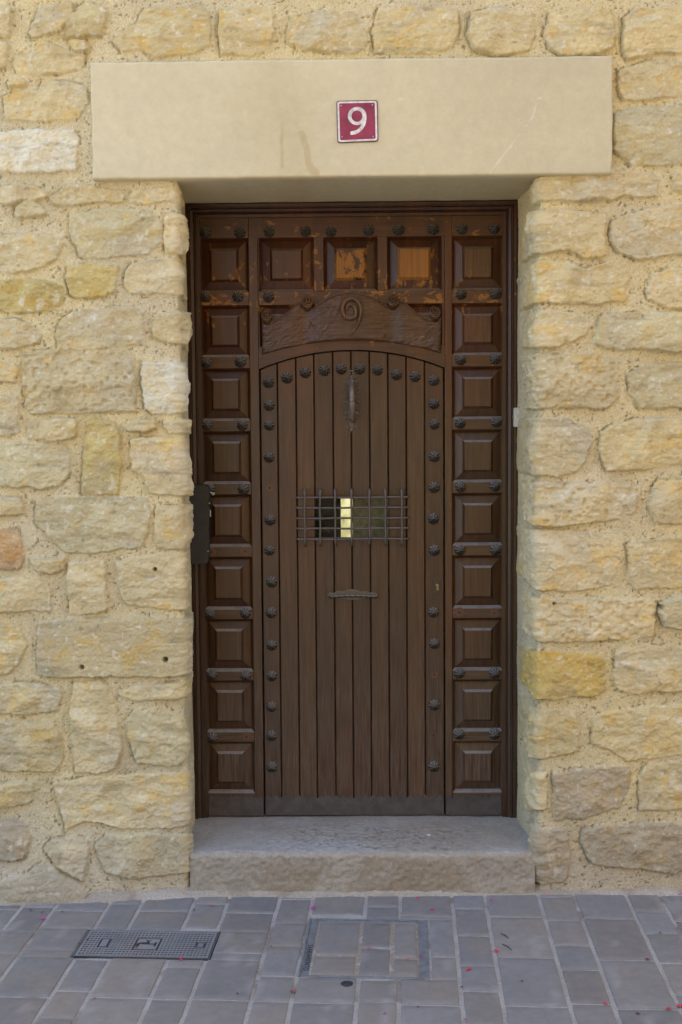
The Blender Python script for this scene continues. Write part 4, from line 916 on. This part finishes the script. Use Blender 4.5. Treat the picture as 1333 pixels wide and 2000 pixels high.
# grille of crossed bars standing off the planks
gx = [595.7, 625.7, 655.3, 687, 722, 753.2, 785.5]; gz = [971.7, 991.7, 1012.2, 1032.2, 1053]
YG = YL-.030; mb = MB(); r = .0040
XA, XB = Wp(580.5, 1010, YG)[0], Wp(797.5, 1010, YG)[0]
for k, y in enumerate(gz):
    z = Wp(690, y, YG)[1]; ti = .004
    pts = [(XA+.002, YL+.002, z), (XA-.001, YG+.012, z), (XA+.003, YG+.003, z), (XA+.012, YG+.0015, z)] + [(XA+(XB-XA)*t, YG+.0015+.0012*math.sin(t*21+k), z+.0008*math.sin(t*9+k*2)) for t in np.linspace(.08, .95, 16)] + [(XB-.003, YG+.003, z), (XB, YG+.012, z), (XB-.002, YL+.002, z)]
    mb.tube(pts, [.0055, .0052, .005, r]+[r]*16+[r, .005, .0055], 8)
for k, xpx in enumerate(gx):
    x = Wp(xpx, 1010, YG)[0]; za, zb2 = Wp(690, 959, YG)[1], Wp(690, 1064, YG)[1]; dxk = .0015*math.sin(k*2.1)
    pts = [(x+dxk, YL+.002, za+.006), (x+dxk, YG+.013, za+.005), (x+dxk, YG+.001, za-.001), (x, YG-.004, za-.012)] + [(x+.0006*math.sin(t*11+k), YG-.0045, za-.012+(zb2+.012-za+.012)*t) for t in np.linspace(.1, .9, 12)] + [(x, YG-.004, zb2+.012), (x-dxk, YG+.001, zb2+.001), (x-dxk, YG+.013, zb2-.005), (x-dxk, YL+.002, zb2-.006)]
    mb.tube(pts, [.0045, .0045, .0052, .0058]+[r]*12+[.0050, .0045, .004, .004], 8)
mb.build('window_grille', M['grille'], door)
# pull handle on a pierced scrollwork plate
handle = MB(); kx = lambda px, py: Wp(640+px/13.33, 710+py/13.33, YL)
def kpt(px, py, y): a = kx(px, py); return (a[0], y, a[1])
hz0, hz1 = 470, 1480
pts = []; rr = []
for k in range(41):
    t = k/40; py = hz0 + (hz1-hz0)*t; out = math.sin(math.pi*min(1, max(0, t)))**.55; pts.append(kpt(625+18*t+10*math.sin(t*3), py, YL-.006-.048*out)); rr.append(.0080+.0036*math.sin(math.pi*t)**.8+(.0018 if t > .75 else 0)*(t-.75)*4)
h1 = [i for i in range(41) if i <= 21]; h2 = [i for i in range(41) if i >= 21]
plate = MB()
body = []
for py, hw in ((300, 10), (340, 45), (380, 28), (440, 70), (540, 95), (640, 75), (760, 70), (900, 60), (1000, 75), (1150, 72), (1280, 95), (1400, 80), (1500, 80), (1590, 50), (1660, 32), (1720, 40), (1800, 8)):
    body.append((625, py, hw))
poly = [kx(c-h, y) for c, y, h in body] + [kx(c+h, y) for c, y, h in reversed(body)]
plate.prism(poly, YL-.0030, YL+.0005)
def curl(cx, cy, r0, a0, turns, sgn, rad=.0021):
    pts = []
    for k in range(22):
        t = k/21; a = a0+sgn*turns*2*math.pi*t; r_ = r0*(1-.62*t); x, z = kx(cx, cy); s = .001*.148; pts.append((x+r_*math.cos(a)*1.35e-4, YL-.0038, z+r_*math.sin(a)*1.35e-4))
    plate.tube(pts, rad, 7)
for sg in (-1, 1):
    for cy, rr0, a_ in ((330, 62, 0), (500, 75, .6), (700, 85, 1.2), (860, 60, 0), (1030, 80, 1.0), (1150, 55, .3), (1280, 95, 1.3), (1440, 65, .2), (1650, 62, .8)):
        cx = 625 + sg*(70 if cy in (330,) else 100 if cy == 1650 else 118 if cy in (500, 1440) else 150)
        curl(cx, cy, rr0, (math.pi if sg < 0 else 0)+a_*sg, 1.15, -sg)
        x, z = kx(cx, cy); 
        if cy in (1650, 1280, 500): plate.tube([(x, YL, z), (x, YL-.003, z), (x, YL-.005, z)], [rr0*.9e-4, rr0*.8e-4, rr0*.3e-4], 12)
curl(590, 235, 70, 0, .9, 1); curl(650, 235, 70, math.pi, .9, -1); x, z = kx(620, 1740); plate.tube([(x, YL, z), (x, YL-.0035, z), (x, YL-.005, z)], [.0085, .0075, .003], 4)
hp = plate.build('handle_plate', M['plate'], door); hp['label'] = 'pierced scrollwork back plate'
grip = MB(); grip.tube([pts[i] for i in h1], [rr[i] for i in h1], 24, True, (.13, 3, 560)); grip.tube([pts[i] for i in h2], [rr[i] for i in h2], 18)
x, z = kx(640, 480); grip.tube([(x, YL-.001, z+.004), (x, YL-.012, z+.003), (x, YL-.020, z+.001), (x, YL-.026, z-.001)], [.0085, .0105, .009, .003], 16)
x, z = kx(640, 1480); grip.tube([(x, YL-.001, z), (x, YL-.008, z), (x, YL-.012, z)], [.009, .0095, .006], 16)
M['worn'] = mat_metal('hand_worn_iron', (.17, .14, .12), .36, .3)
grip.build('pull_handle', M['worn'], door)
# letter slot: scalloped flap with a twisted bar
sc = 9.52; fx = lambda px, py: Wp(620+px/sc, 1130+py/sc, YL)
up = [(190, 300), (215, 265), (255, 250), (285, 268), (320, 258), (360, 235), (400, 218), (435, 235), (470, 240), (520, 225), (570, 203), (660, 196), (740, 203), (775, 225), (820, 240), (880, 222), (940, 235), (985, 255), (1030, 240), (1075, 258), (1115, 285), (1130, 320)]
dn = [(1060, 355), (950, 345), (850, 370), (760, 385), (660, 392), (560, 385), (480, 372), (380, 372), (300, 350), (200, 335)]
mb = MB().prism([fx(*p) for p in up+dn], YL-.004, YL+.0005); lp = mb.build('letter_flap', M['plate'], door)
bp = [(fx(235+(1110-235)*t, 335-22*math.sin(math.pi*t))[0], YL-.012-.006*math.sin(math.pi*t), fx(235+(1110-235)*t, 335-22*math.sin(math.pi*t))[1]) for t in np.linspace(0, 1, 50)]
mb = MB().tube(bp, .0052, 20, True, (.22, 2, 300))
for px in (255, 1095): x, z = fx(px, 328); mb.tube([(x, YL, z), (x, YL-.012, z), (x, YL-.018, z)], [.0065, .007, .004], 12)
mb.build('twisted_bar', M['iron'], lp)
# lock escutcheon
sc2 = 26.66; ex_ = lambda px, py: Wp(830+px/sc2, 1110+py/sc2, YL)
ol = [(650, 420), (760, 520), (850, 600), (800, 680), (860, 780), (820, 880), (860, 1000), (830, 1120), (860, 1240), (760, 1340), (670, 1410), (560, 1340), (450, 1260), (480, 1150), (440, 1060), (490, 960), (450, 850), (500, 760), (440, 640), (500, 540), (590, 470)]
lk = MB().prism([ex_(*p) for p in ol], YL-.0028, YL+.0005).build('lock_plate', M['iron'], door)
x, z = ex_(650, 880); mb = MB().tube([(x, YL-.002, z), (x, YL-.0075, z), (x, YL-.0078, z)], [.0062, .0062, .0045], 18)
x, z = ex_(670, 1030); mb.box((x-.0042, YL-.0045, z-.008), (x+.0042, YL-.002, z+.006), .001); mb.build('lock_cylinder', M['brass'], lk)

# small tack heads across the planks (two rows) and a few flecks
mb = MB()
for row, ys_ in ((0, 1309), (1, 1328)):
    for k in range(10):
        for f in (.28,) if row else (.72,):
            px = PX[k]+(PX[k+1]-PX[k])*f; x, z = Wp(px, ys_, YL); mb.tube([(x, YL+.0003, z), (x, YL-.0008, z), (x, YL-.0012, z)], [.0019, .0017, .0008], 7)
o = mb.build('tack_row', M['sheet'], door); o['kind'] = 'stuff'

# ================================================================ INSIDE, SEEN THROUGH THE GRILLE
YI = 1.35
def ip(px, py, Y=YI): return Wp(px, py, Y)
zA, zB = 0.15, 2.6
a0, a1 = ip(665.5, 1010)[0], ip(683, 1010)[0]
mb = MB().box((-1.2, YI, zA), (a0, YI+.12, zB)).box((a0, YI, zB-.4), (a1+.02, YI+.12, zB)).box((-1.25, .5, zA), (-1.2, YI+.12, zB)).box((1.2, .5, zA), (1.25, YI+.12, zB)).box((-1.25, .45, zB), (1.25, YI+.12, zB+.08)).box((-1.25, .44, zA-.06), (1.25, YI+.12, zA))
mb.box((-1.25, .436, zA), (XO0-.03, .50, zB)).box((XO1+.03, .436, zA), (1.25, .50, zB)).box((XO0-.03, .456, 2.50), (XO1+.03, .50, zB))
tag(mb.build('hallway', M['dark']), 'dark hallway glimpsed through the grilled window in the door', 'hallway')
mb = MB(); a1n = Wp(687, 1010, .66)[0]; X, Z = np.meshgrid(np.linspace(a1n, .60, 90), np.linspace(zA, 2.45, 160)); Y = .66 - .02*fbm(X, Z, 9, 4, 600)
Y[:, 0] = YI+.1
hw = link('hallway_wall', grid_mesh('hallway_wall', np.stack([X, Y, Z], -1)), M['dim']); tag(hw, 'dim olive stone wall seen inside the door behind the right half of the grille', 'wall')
N = NT('glowing_strip'); N.b.inputs['Base Color'].default_value = (.6, .5, .25, 1); N.l(N.ramp(N.noise(N.pos((1, 1, .7)), 16, 5, .65), [(.25, (.22, .17, .06)), (.5, (.80, .70, .38)), (.75, (1, .93, .62))]), N.b.inputs['Emission Color']); N.b.inputs['Emission Strength'].default_value = .34; M['lit'] = N.m
mb = MB().box((a0-.01, YI+.125, zA), (a1+.03, YI+.14, zB-.3)); tag(mb.build('glow_strip', M['lit']), 'narrow upright glowing strip standing in for a sunlit wall behind the door grille', 'glowing strip')  # added glowing surface in place of a sunlit wall beyond the hallway

# ================================================================ NUMBER PLATE
YP = -.037
pl = lambda px, py: Wp(640+px/11.11, 180+py/11.11, YP)
plate_x, plate_z = pl(648, 645)
sign = thing('house_number_sign', (plate_x, YP, plate_z), 'small square maroon enamel sign with a white 9 fixed to the lintel', 'sign')
def rrect(c, r, n=6):
    """corners in order -> rounded polygon"""
    out = []; m = len(c)
    for i in range(m):
        p, a, b = Vector(c[i]), Vector(c[i-1]), Vector(c[(i+1) % m]); da, db = (a-p).normalized(), (b-p).normalized()
        for k in range(n+1):
            t = k/n; q = p + da*r*(1-t)**2 + db*r*t**2; out.append((q.x, q.y))
    return out
def quadp(ins): return [pl(195+ins, 195+ins), pl(1085-ins, 178+ins), pl(1103-ins, 1075-ins), pl(218+ins, 1110-ins)]
MB().prism(rrect(quadp(0), .010), YP-.0040, YP+.004).build('sign_edge', M['edge'], sign)
ring_o, ring_i = rrect(quadp(18), .009), rrect(quadp(58), .005); n = len(ring_o); mb = MB()
vs = [(x, YP-.0050, z) for x, z in ring_o] + [(x, YP-.0050, z) for x, z in ring_i] + [(x, YP-.0036, z) for x, z in ring_o] + [(x, YP-.0036, z) for x, z in ring_i]
fs = []
for i in range(n): j = (i+1) % n; fs += [(i, j, n+j, n+i), (2*n+i, 2*n+j, j, i), (n+i, n+j, 3*n+j, 3*n+i)]
mb.add(vs, fs).build('sign_border', M['white'], sign)
MB().prism(rrect(quadp(56), .005), YP-.0043, YP-.0036).build('sign_face', M['red'], sign)
mb = MB(); th = np.linspace(0, 2*math.pi, 48, endpoint=False); o_ = [pl(645+201*math.cos(a), 528-195*math.sin(a)) for a in th]; i_ = [pl(641+119*math.cos(a), 530-125*math.sin(a)) for a in th]
n = len(th); y0, y1 = YP-.0058, YP-.0040
vs = [(x, y0, z) for x, z in o_]+[(x, y0, z) for x, z in i_]+[(x, y1, z) for x, z in o_]+[(x, y1, z) for x, z in i_]; fs = []
for i in range(n): j = (i+1) % n; fs += [(i, j, n+j, n+i), (2*n+i, 2*n+j, j, i), (n+i, n+j, 3*n+j, 3*n+i)]
mb.add(vs, fs)
tail_o = [(846, 528), (848, 590), (838, 660), (818, 725), (785, 785), (740, 840), (685, 885), (620, 918), (560, 933), (515, 938)]; tail_i = [(764, 528), (760, 590), (752, 640), (738, 715), (712, 765), (672, 805), (620, 838), (570, 852), (520, 857)]
mb.prism([pl(*p) for p in tail_o] + [pl(500, 925), pl(494, 900), pl(500, 868)] + [pl(*p) for p in tail_i[::-1]], YP-.0057, YP-.0041)
mb.build('digit_nine', M['white'], sign)
for p in ((298, 300), (975, 285), (318, 978), (993, 970)):
    x, z = pl(*p); mb = MB().tube([(x, YP-.004, z), (x, YP-.0058, z), (x, YP-.0066, z)], [.0022, .0021, .001], 10); mb.build('screw', M['steel'], sign)

# ================================================================ GREY BOX, DOORBELL
YB = .335
c = [Wp(362, 948, YB), Wp(409, 947.5, YB), Wp(407, 1102, YB), Wp(362, 1102, YB)]
bxo = thing('metal_box', (Wp(388, 1102, YB)[0], YB+.02, c[3][1]), 'flat dark grey metal box with rounded corners mounted at the left edge of the surround', 'metal box')
poly = [c[3], c[0]] + rrect([(0, 0)], 0)[:0]
def rcorner(p, a, b, r, n=7):
    p, a, b = Vector(p), Vector(a), Vector(b); da, db = (a-p).normalized(), (b-p).normalized(); return [tuple(p+da*r*(1-k/n)**2+db*r*(k/n)**2) for k in range(n+1)]
poly = [c[0]] + rcorner(c[1], c[0], c[2], .026) + rcorner(c[2], c[1], c[3], .022) + [c[3]]
mb = MB().prism(poly, YB, YB+.048)
me_bm = bmesh.new(); me_bm.from_mesh(mb.mesh('tmp', (0, 0, 0))[0]); bmesh.ops.dissolve_limit(me_bm, angle_limit=.02, verts=me_bm.verts[:], edges=me_bm.edges[:])
be = [e for e in me_bm.edges if len(e.link_faces) == 2 and e.calc_face_angle() > .8 and all(abs(v.co.y-YB) < 1e-4 for v in e.verts)]
bmesh.ops.bevel(me_bm, geom=be, offset=.0025, segments=2, affect='EDGES'); MB().bm(me_bm).build('box_body', M['box'], bxo)
for px, py in ((370, 949.5), (409.5, 983), (406.5, 1077)):
    x, z = Wp(px, py, YB-.002); MB().tube([(x, YB+.010, z), (x, YB-.003, z), (x, YB-.005, z)], [.0032, .0032, .0016], 10).build('screw', M['steel'], bxo)
x, z = Wp(410.5, 1003, YB); MB().box((x-.002, YB+.010, z-.013), (x+.0016, YB+.016, z+.013), .0006).build('contact_strip', M['bell'], bxo)
x, z = Wp(411, 960, YD-.012)
mb = MB()
for k in range(7):
    a = k*.9; mb.tube([(x-.004, YD-.018, z), (x+.004, YD-.018, z-.004+.002*math.sin(a)), (x+.010+.002*math.sin(a*2), YD-.018+.003*math.cos(a), z-.009+.005*math.sin(a)), (x+.017+.003*math.cos(a), YD-.016, z-.010+.005*math.sin(a*1.7))], .0013, 6)
wr = mb.build('frayed_wire', M['bell'], bxo)

bz = Wp(1010, 815, .36)[1]; bx0 = Wp(1013.5, 815, .36)[0]
bell = thing('doorbell', (bx0, .36, bz), 'small yellowed white doorbell button on the right reveal beside the surround', 'doorbell')
mb = MB(); mb.box((bx0-.020, .343, bz-.037), (bx0+.02, .372, bz+.037), .0055); mb.build('bell_case', M['bell'], bell)
mb = MB(); mb.tube([(bx0-.019, .356, bz), (bx0-.0225, .356, bz), (bx0-.0235, .356, bz)], [.0062, .006, .003], 14); mb.box((bx0-.0212, .352, bz-.013), (bx0-.0195, .360, bz-.007), .0005); mb.build('bell_button', mat_metal('bell_button', (.30, .24, .13), .5, 0), bell)

# ================================================================ THE TWO COVERS IN THE PAVING
u0, u1, v0, v1 = METER
mc = thing('meter_cover', (*xy((u0+u1)/2, (v0+v1)/2), 0), 'grey rectangular water meter cover with a grid of square dimples and a tap emblem', 'utility cover')
def cover_pt(a, b, z): x, y = xy(u0+(u1-u0)*a, v1-(v1-v0)*b); return (x, y, z)
nu, nv = 176*2, 84*2
A, B = np.meshgrid((np.arange(nu)+.5)/nu, (np.arange(nv)+.5)/nv); Wm, Hm = u1-u0, v1-v0
hgt = np.zeros(A.shape); x_, y_ = A*Wm, B*Hm
px_, py_ = Wm/38, Hm/13
inside = (x_ > .010) & (x_ < Wm-.010) & (y_ > .008) & (y_ < Hm-.008)
dimp = (abs((x_/px_) % 1-.5) < .30) & (abs((y_/py_) % 1-.5) < .27) & inside
def rect(a0, a1, b0, b1): return (A > a0) & (A < a1) & (B > b0) & (B < b1)
hgt[dimp] = -.0030
for (a0_, a1_, b0_, b1_) in ((.405, .595, .30, .74), (.135, .215, .33, .66), (.86, .935, .40, .62)):
    hgt[rect(a0_, a1_, b0_, b1_)] = -.0028; hgt[rect(a0_+.012, a1_-.012, b0_+.035, b1_-.035)] = 0
ta, tb = (A-.5)/.083, (B-.52)/.185                      # the tap emblem, sunk into its raised field
tap = (abs(ta-.15) < .62) & (abs(tb+.05) < .13) | (abs(ta-.72) < .09) & (abs(tb-.0) < .42) | (np.hypot(ta+.02, (tb+.25)*.9) < .20) | (abs(ta+.02) < .12) & (tb > -.75) & (tb < 0) | (abs(ta+.0) < .26) & (abs(tb+.72) < .10)
arc_ = np.hypot((ta+.45)*1.0, (tb-.28)*.8); tap |= (abs(arc_-.42) < .14) & (tb < .34) & (ta < -.2) | (abs(ta+.80) < .15) & (tb > .15) & (tb < .5) | (np.hypot((ta+.80), tb-.68) < .13)
hgt[tap & rect(.42, .58, .34, .70)] = -.0028
circ = np.hypot((A-.8975)*Wm, (B-.51)*Hm); hgt[(circ < .0135) & (circ > .0105)] = -.0028; hgt[circ <= .0105] = -.0006; hgt[(circ <= .0105) & (abs((B-.51)*Hm) < .0014)] = -.0028
hgt[rect(.152, .198, .40, .60) & (abs((B*Hm/.0075) % 1-.5) < .22)] = -.0012
edge_ = np.minimum.reduce([x_, Wm-x_, y_, Hm-y_]); hgt[(edge_ > .003) & (edge_ < .0055)] = -.0028
Xc, Yc = xy(u0+A*Wm, v1-B*Hm); Zc = .0045 + hgt + .0003*fbm(Xc, Yc, 20, 3, 700)
deep = smooth01((-hgt-.001)/.001)[..., None]; cb = np.array((.20, .21, .225))*(1+.14*fbm(Xc, Yc, 12, 4, 701)[..., None]); dst = smooth01((fbm(Xc, Yc, 9, 3, 702)-.1)/.4)[..., None]*.35; cb = cb*(1-dst)+dst*np.array((.22, .205, .185))
cb = cb*(1-deep)+deep*np.array((.022, .026, .036))
M['cover_t'] = mat_tinted('grey_plastic_cover', .5, .4, .12, 60, 500, (.15, .001, .2, .0004))
me = grid_mesh('lid', np.stack([Xc, Yc, Zc], -1), cb, None, False); lid = link('lid', me, M['cover_t'], mc, (0, 0, 0))
mb = MB(); 
for (a, b, p, q) in ((u0-.004, u0+.0002, v0-.004, v1+.004), (u1-.0002, u1+.004, v0-.004, v1+.004), (u0, u1, v0-.004, v0+.0002), (u0, u1, v1-.0002, v1+.004)):
    P = [xy(a, p), xy(b, p), xy(b, q), xy(a, q)]; mb.add([(x, y, -.006) for x, y in P]+[(x, y, .0012) for x, y in P], [(4, 5, 6, 7), (0, 1, 5, 4), (1, 2, 6, 5), (2, 3, 7, 6), (3, 0, 4, 7)])
mb.build('rim', M['coverdark'], mc)

u0, u1, v0, v1 = MANH; Wm, Hm = u1-u0, v1-v0
mh = thing('manhole_cover', (*xy((u0+u1)/2, (v0+v1)/2), 0), 'square steel manhole frame filled with grey paving stones below the doorstep', 'manhole cover')
MU = lambda f: u0+Wm*f
MV = lambda f: v1-Hm*f
def slab_uv(mb, a, b, p, q, z0, z1, e=.0015):
    P0 = [(a, p), (b, p), (b, q), (a, q)]; P1 = [(a+e, p+e), (b-e, p+e), (b-e, q-e), (a+e, q-e)]
    mb.add([(*xy(*c_), z0) for c_ in P0]+[(*xy(*c_), z1-e*.6) for c_ in P0]+[(*xy(*c_), z1) for c_ in P1], [(8, 9, 10, 11)]+[(i, (i+1) % 4, 4+(i+1) % 4, 4+i) for i in range(4)]+[(4+i, 4+(i+1) % 4, 8+(i+1) % 4, 8+i) for i in range(4)])
mb = MB()
slab_uv(mb, MU(0), MU(.018), v0, v1, -.006, .0050); slab_uv(mb, MU(.021), MU(.078), v0, v1, -.006, .0030)
slab_uv(mb, MU(.078), MU(.915), MV(.022), v1, -.006, .0042); slab_uv(mb, MU(.078), MU(.915), MV(.05), MV(.027), -.006, .0028); slab_uv(mb, MU(.078), MU(.915), v0, MV(.978), -.006, .0032)
slab_uv(mb, MU(.920), MU(.998), v0, v1, -.006, .0034)
fr = mb.build('frame', M['cover'], mh)
tl = [(MU(.095), MU(.435), MV(.64), MV(.065)), (MU(.095), MU(.425), MV(.955), MV(.675)), (MU(.465), MU(.685), MV(.50), MV(.075)), (MU(.462), MU(.69), MV(.955), MV(.535)), (MU(.728), MU(.90), MV(.655), MV(.075)), (MU(.725), MU(.905), MV(.955), MV(.70))]
fill = link('paving_infill', tile_mesh('paving_infill', tl, 9), M['paver'], mh, (0, 0, 0))
slab_joint = []
jm = MB(); 
for (a, b, p, q) in ((.08, .918, .05, .978),):
    P = [xy(MU(a), MV(q)), xy(MU(b), MV(q)), xy(MU(b), MV(p)), xy(MU(a), MV(p))]; jm.quad(*[(x, y, .0002) for x, y in P])
M['joint2'] = mat_plain('dusty_joint', (.27, .23, .185), .95); jm.build('joint_bed', M['joint2'], mh)
def text_on(txt, uc, vc, size, rot, parent, name, mat, z=.0030, h=.0008):
    cu = bpy.data.curves.new('t', 'FONT'); cu.body = txt; cu.size = size; cu.extrude = h; cu.align_x = 'CENTER'; cu.align_y = 'CENTER'; cu.space_character = 1.12
    ob = bpy.data.objects.new('t', cu); COL.objects.link(ob); dg = bpy.context.evaluated_depsgraph_get(); me = bpy.data.meshes.new_from_object(ob.evaluated_get(dg)); bpy.data.objects.remove(ob); bpy.data.curves.remove(cu)
    x, y = xy(uc, vc); Mx = Matrix.Translation((x, y, z)) @ Matrix.Rotation(rot-TH, 4, 'Z'); me.transform(Mx); me.materials.clear(); me.materials.append(mat); me.name = name
    return link(name, me, None, parent, (0, 0, 0))
text_on('SANEAMIENTO', MU(.050), MV(.70), .0245, -math.pi/2, mh, 'raised_lettering', M['coverdark'], .0032)

# ================================================================ PETALS AND LITTER ON THE PAVING
def petal_mesh(name, mat, seed):
    r = random.Random(seed); n, m = 9, 5; vs = []; fs = []; cu = r.uniform(.25, .6); el = r.uniform(1.1, 1.7)
    for i in range(n):
        t = i/(n-1); w = math.sin(math.pi*min(.98, t*.9+.05))**.7*(.75+.25*r.random())
        for j in range(m):
            s = (j/(m-1)-.5)*2; vs.append((s*w*.5, (t-.5)*el, cu*.5*s*s*w + cu*.55*(t-.4)**2 + r.uniform(0, .03)))
    for i in range(n-1):
        for j in range(m-1): a = i*m+j; fs.append((a, a+1, a+m+1, a+m))
    me = bpy.data.meshes.new(name); me.from_pydata(vs, [], fs); me.polygons.foreach_set('use_smooth', [True]*len(fs)); me.materials.append(M[mat]); return me
PM = {c_: [petal_mesh('petal', m_, 10+k) for k in range(3)] for c_, m_ in (('r', 'petal_red'), ('p', 'petal_pink'), ('d', 'petal_dark'))}
PETALS = [(85, 1797, 'p', 9, 'magenta petal lying in the paving joint near the left edge, by the wall'), (61, 1781, 'd', 5, 0), (83, 1785, 'd', 5, 0), (122, 1783, 'd', 6, 0), (137, 1784, 'r', 4, 0), (52, 1848, 'r', 4, 'red petal in the joint left of the dimpled meter cover'), (155, 1846, 'd', 6, 0), (171, 1838, 'd', 4, 0),
 (354, 1877, 'r', 7, 'bright red petal against the front edge of the dimpled meter cover'), (185, 1953, 'r', 5, 'red petal on the joint at the lower left, far in front of the meter cover'), (414, 1772, 'r', 6, 0), (379, 1780, 'd', 6, 0), (576, 1765, 'r', 5, 0), (612, 1776, 'p', 9, 'magenta petal above the top left corner of the manhole frame'),
 (573, 1939, 'r', 8, 'red petal on a joint below the left edge of the manhole frame'), (464, 1944, 'd', 5, 0), (530, 1851, 'd', 4, 0), (720, 1856, 'p', 6, 'purple petal on the joint inside the manhole infill'), (823, 1871, 'p', 8, 'dark pink petal on the right bar of the manhole frame'), (797, 1878, 'r', 4, 0),
 (767, 1766, 'p', 6, 'violet petal at the foot of the doorstep, right of its middle'), (816, 1758, 'r', 6, 0), (832, 1762, 'r', 4, 0), (845, 1779, 'r', 7, 'pink red petal on a paving stone above the manhole frame'), (960, 1762, 'p', 9, 'magenta petal at the wall foot near the right end of the doorstep'),
 (970, 1860, 'r', 8, 'red petal right of the manhole frame, in the second narrow paving column'), (916, 1897, 'r', 9, 'bright red petal on a small paving stone right of the manhole frame'), (1020, 1920, 'd', 5, 0), (1183, 1964, 'r', 7, 'pink red petal on a cross joint near the bottom right'), (1306, 1974, 'r', 10, 'pair of red petals at the lower right corner, left one'), (1328, 1968, 'r', 9, 'pair of red petals at the lower right corner, right one'),
 (1246, 1983, 'd', 7, 'dark crimson petal on the large paving stone at the bottom right'), (909, 1995, 'p', 5, 'small magenta petal at the bottom edge in a joint'), (817, 1970, 'd', 4, 0), (902, 1931, 'd', 5, 0), (1066, 1753, 'r', 4, 0), (1327, 1751, 'p', 6, 'magenta petal at the wall foot by the right edge'), (752, 1983, 'p', 5, 'purple petal on a small stone below the manhole cover'), (1265, 1877, 'd', 6, 0), (1290, 1825, 'd', 5, 0)]
for k, (px, py, c_, sz_, lab) in enumerate(PETALS):
    x, y = Gp(px, py); zf = .0055 if y < -.10 else .012
    if y > -.10: y -= .012
    o = bpy.data.objects.new('petal', PM[c_][k % 3]); COL.objects.link(o); o.location = (x, y, zf)
    s = sz_*.00155; o.scale = (s, s, s*.8); o.rotation_euler = (rs_.uniform(-.3, .3), rs_.uniform(-.3, .3), rs_.uniform(0, 6.28))
    if not lab: lab = 'tiny dried crimson petal fragment lying loose on the grey paving' if c_ == 'd' else 'tiny bright red petal scrap lying where wall and paving meet'
    tag(o, lab, 'petal', 'petals scattered on the paving')
for a, b, lab in (((979, 1827), (994, 1836), 'short thin brown twig on a large paving stone, the upper of two'), ((981, 1847), (1000, 1859), 'short thin brown twig on a large paving stone, the lower of two')):
    p, q = Gp(*a), Gp(*b); mb = MB().tube([(p[0], p[1], .006), ((p[0]+q[0])/2+.002, (p[1]+q[1])/2, .008), (q[0], q[1], .006)], [.0014, .0018, .001], 7); tag(mb.build('twig', M['twig']), lab, 'twig', 'twigs on the paving')
mb = MB(); 
cx, cy = Gp(678, 1924); bm = bmesh.new(); bmesh.ops.create_icosphere(bm, subdivisions=3, radius=1)
for v in bm.verts: k_ = 1+.18*fbm(np.array(v.co.x*1.3), np.array(v.co.y*1.3+v.co.z), 1.5, 3, 720); v.co = Vector((cx+v.co.x*.019*k_, cy+v.co.y*.019*k_, .004+v.co.z*.0035))
tag(mb.bm(bm, True).build('tar_blob', M['coverdark']), 'flat black tar blob stuck to the joint just below the manhole frame', 'tar blob')
mb = MB()
for px, py, r_ in ((838, 1631, .008),):
    d = _ray(px, py); t = (STEP_Z-CAM_H)/d.z; x, y = d.x*t, d.y*t-CAM_D
    bm = bmesh.new(); bmesh.ops.create_icosphere(bm, subdivisions=2, radius=1)
    for v in bm.verts: v.co = Vector((x+v.co.x*r_*(1+.3*math.sin(v.co.y*5)), y+v.co.y*r_*1.1, STEP_Z+.0005+v.co.z*.0025))
    mb.bm(bm, True)
tag(mb.build('bird_dropping', M['white']), 'small white bird dropping spattered on top of the doorstep', 'bird dropping')
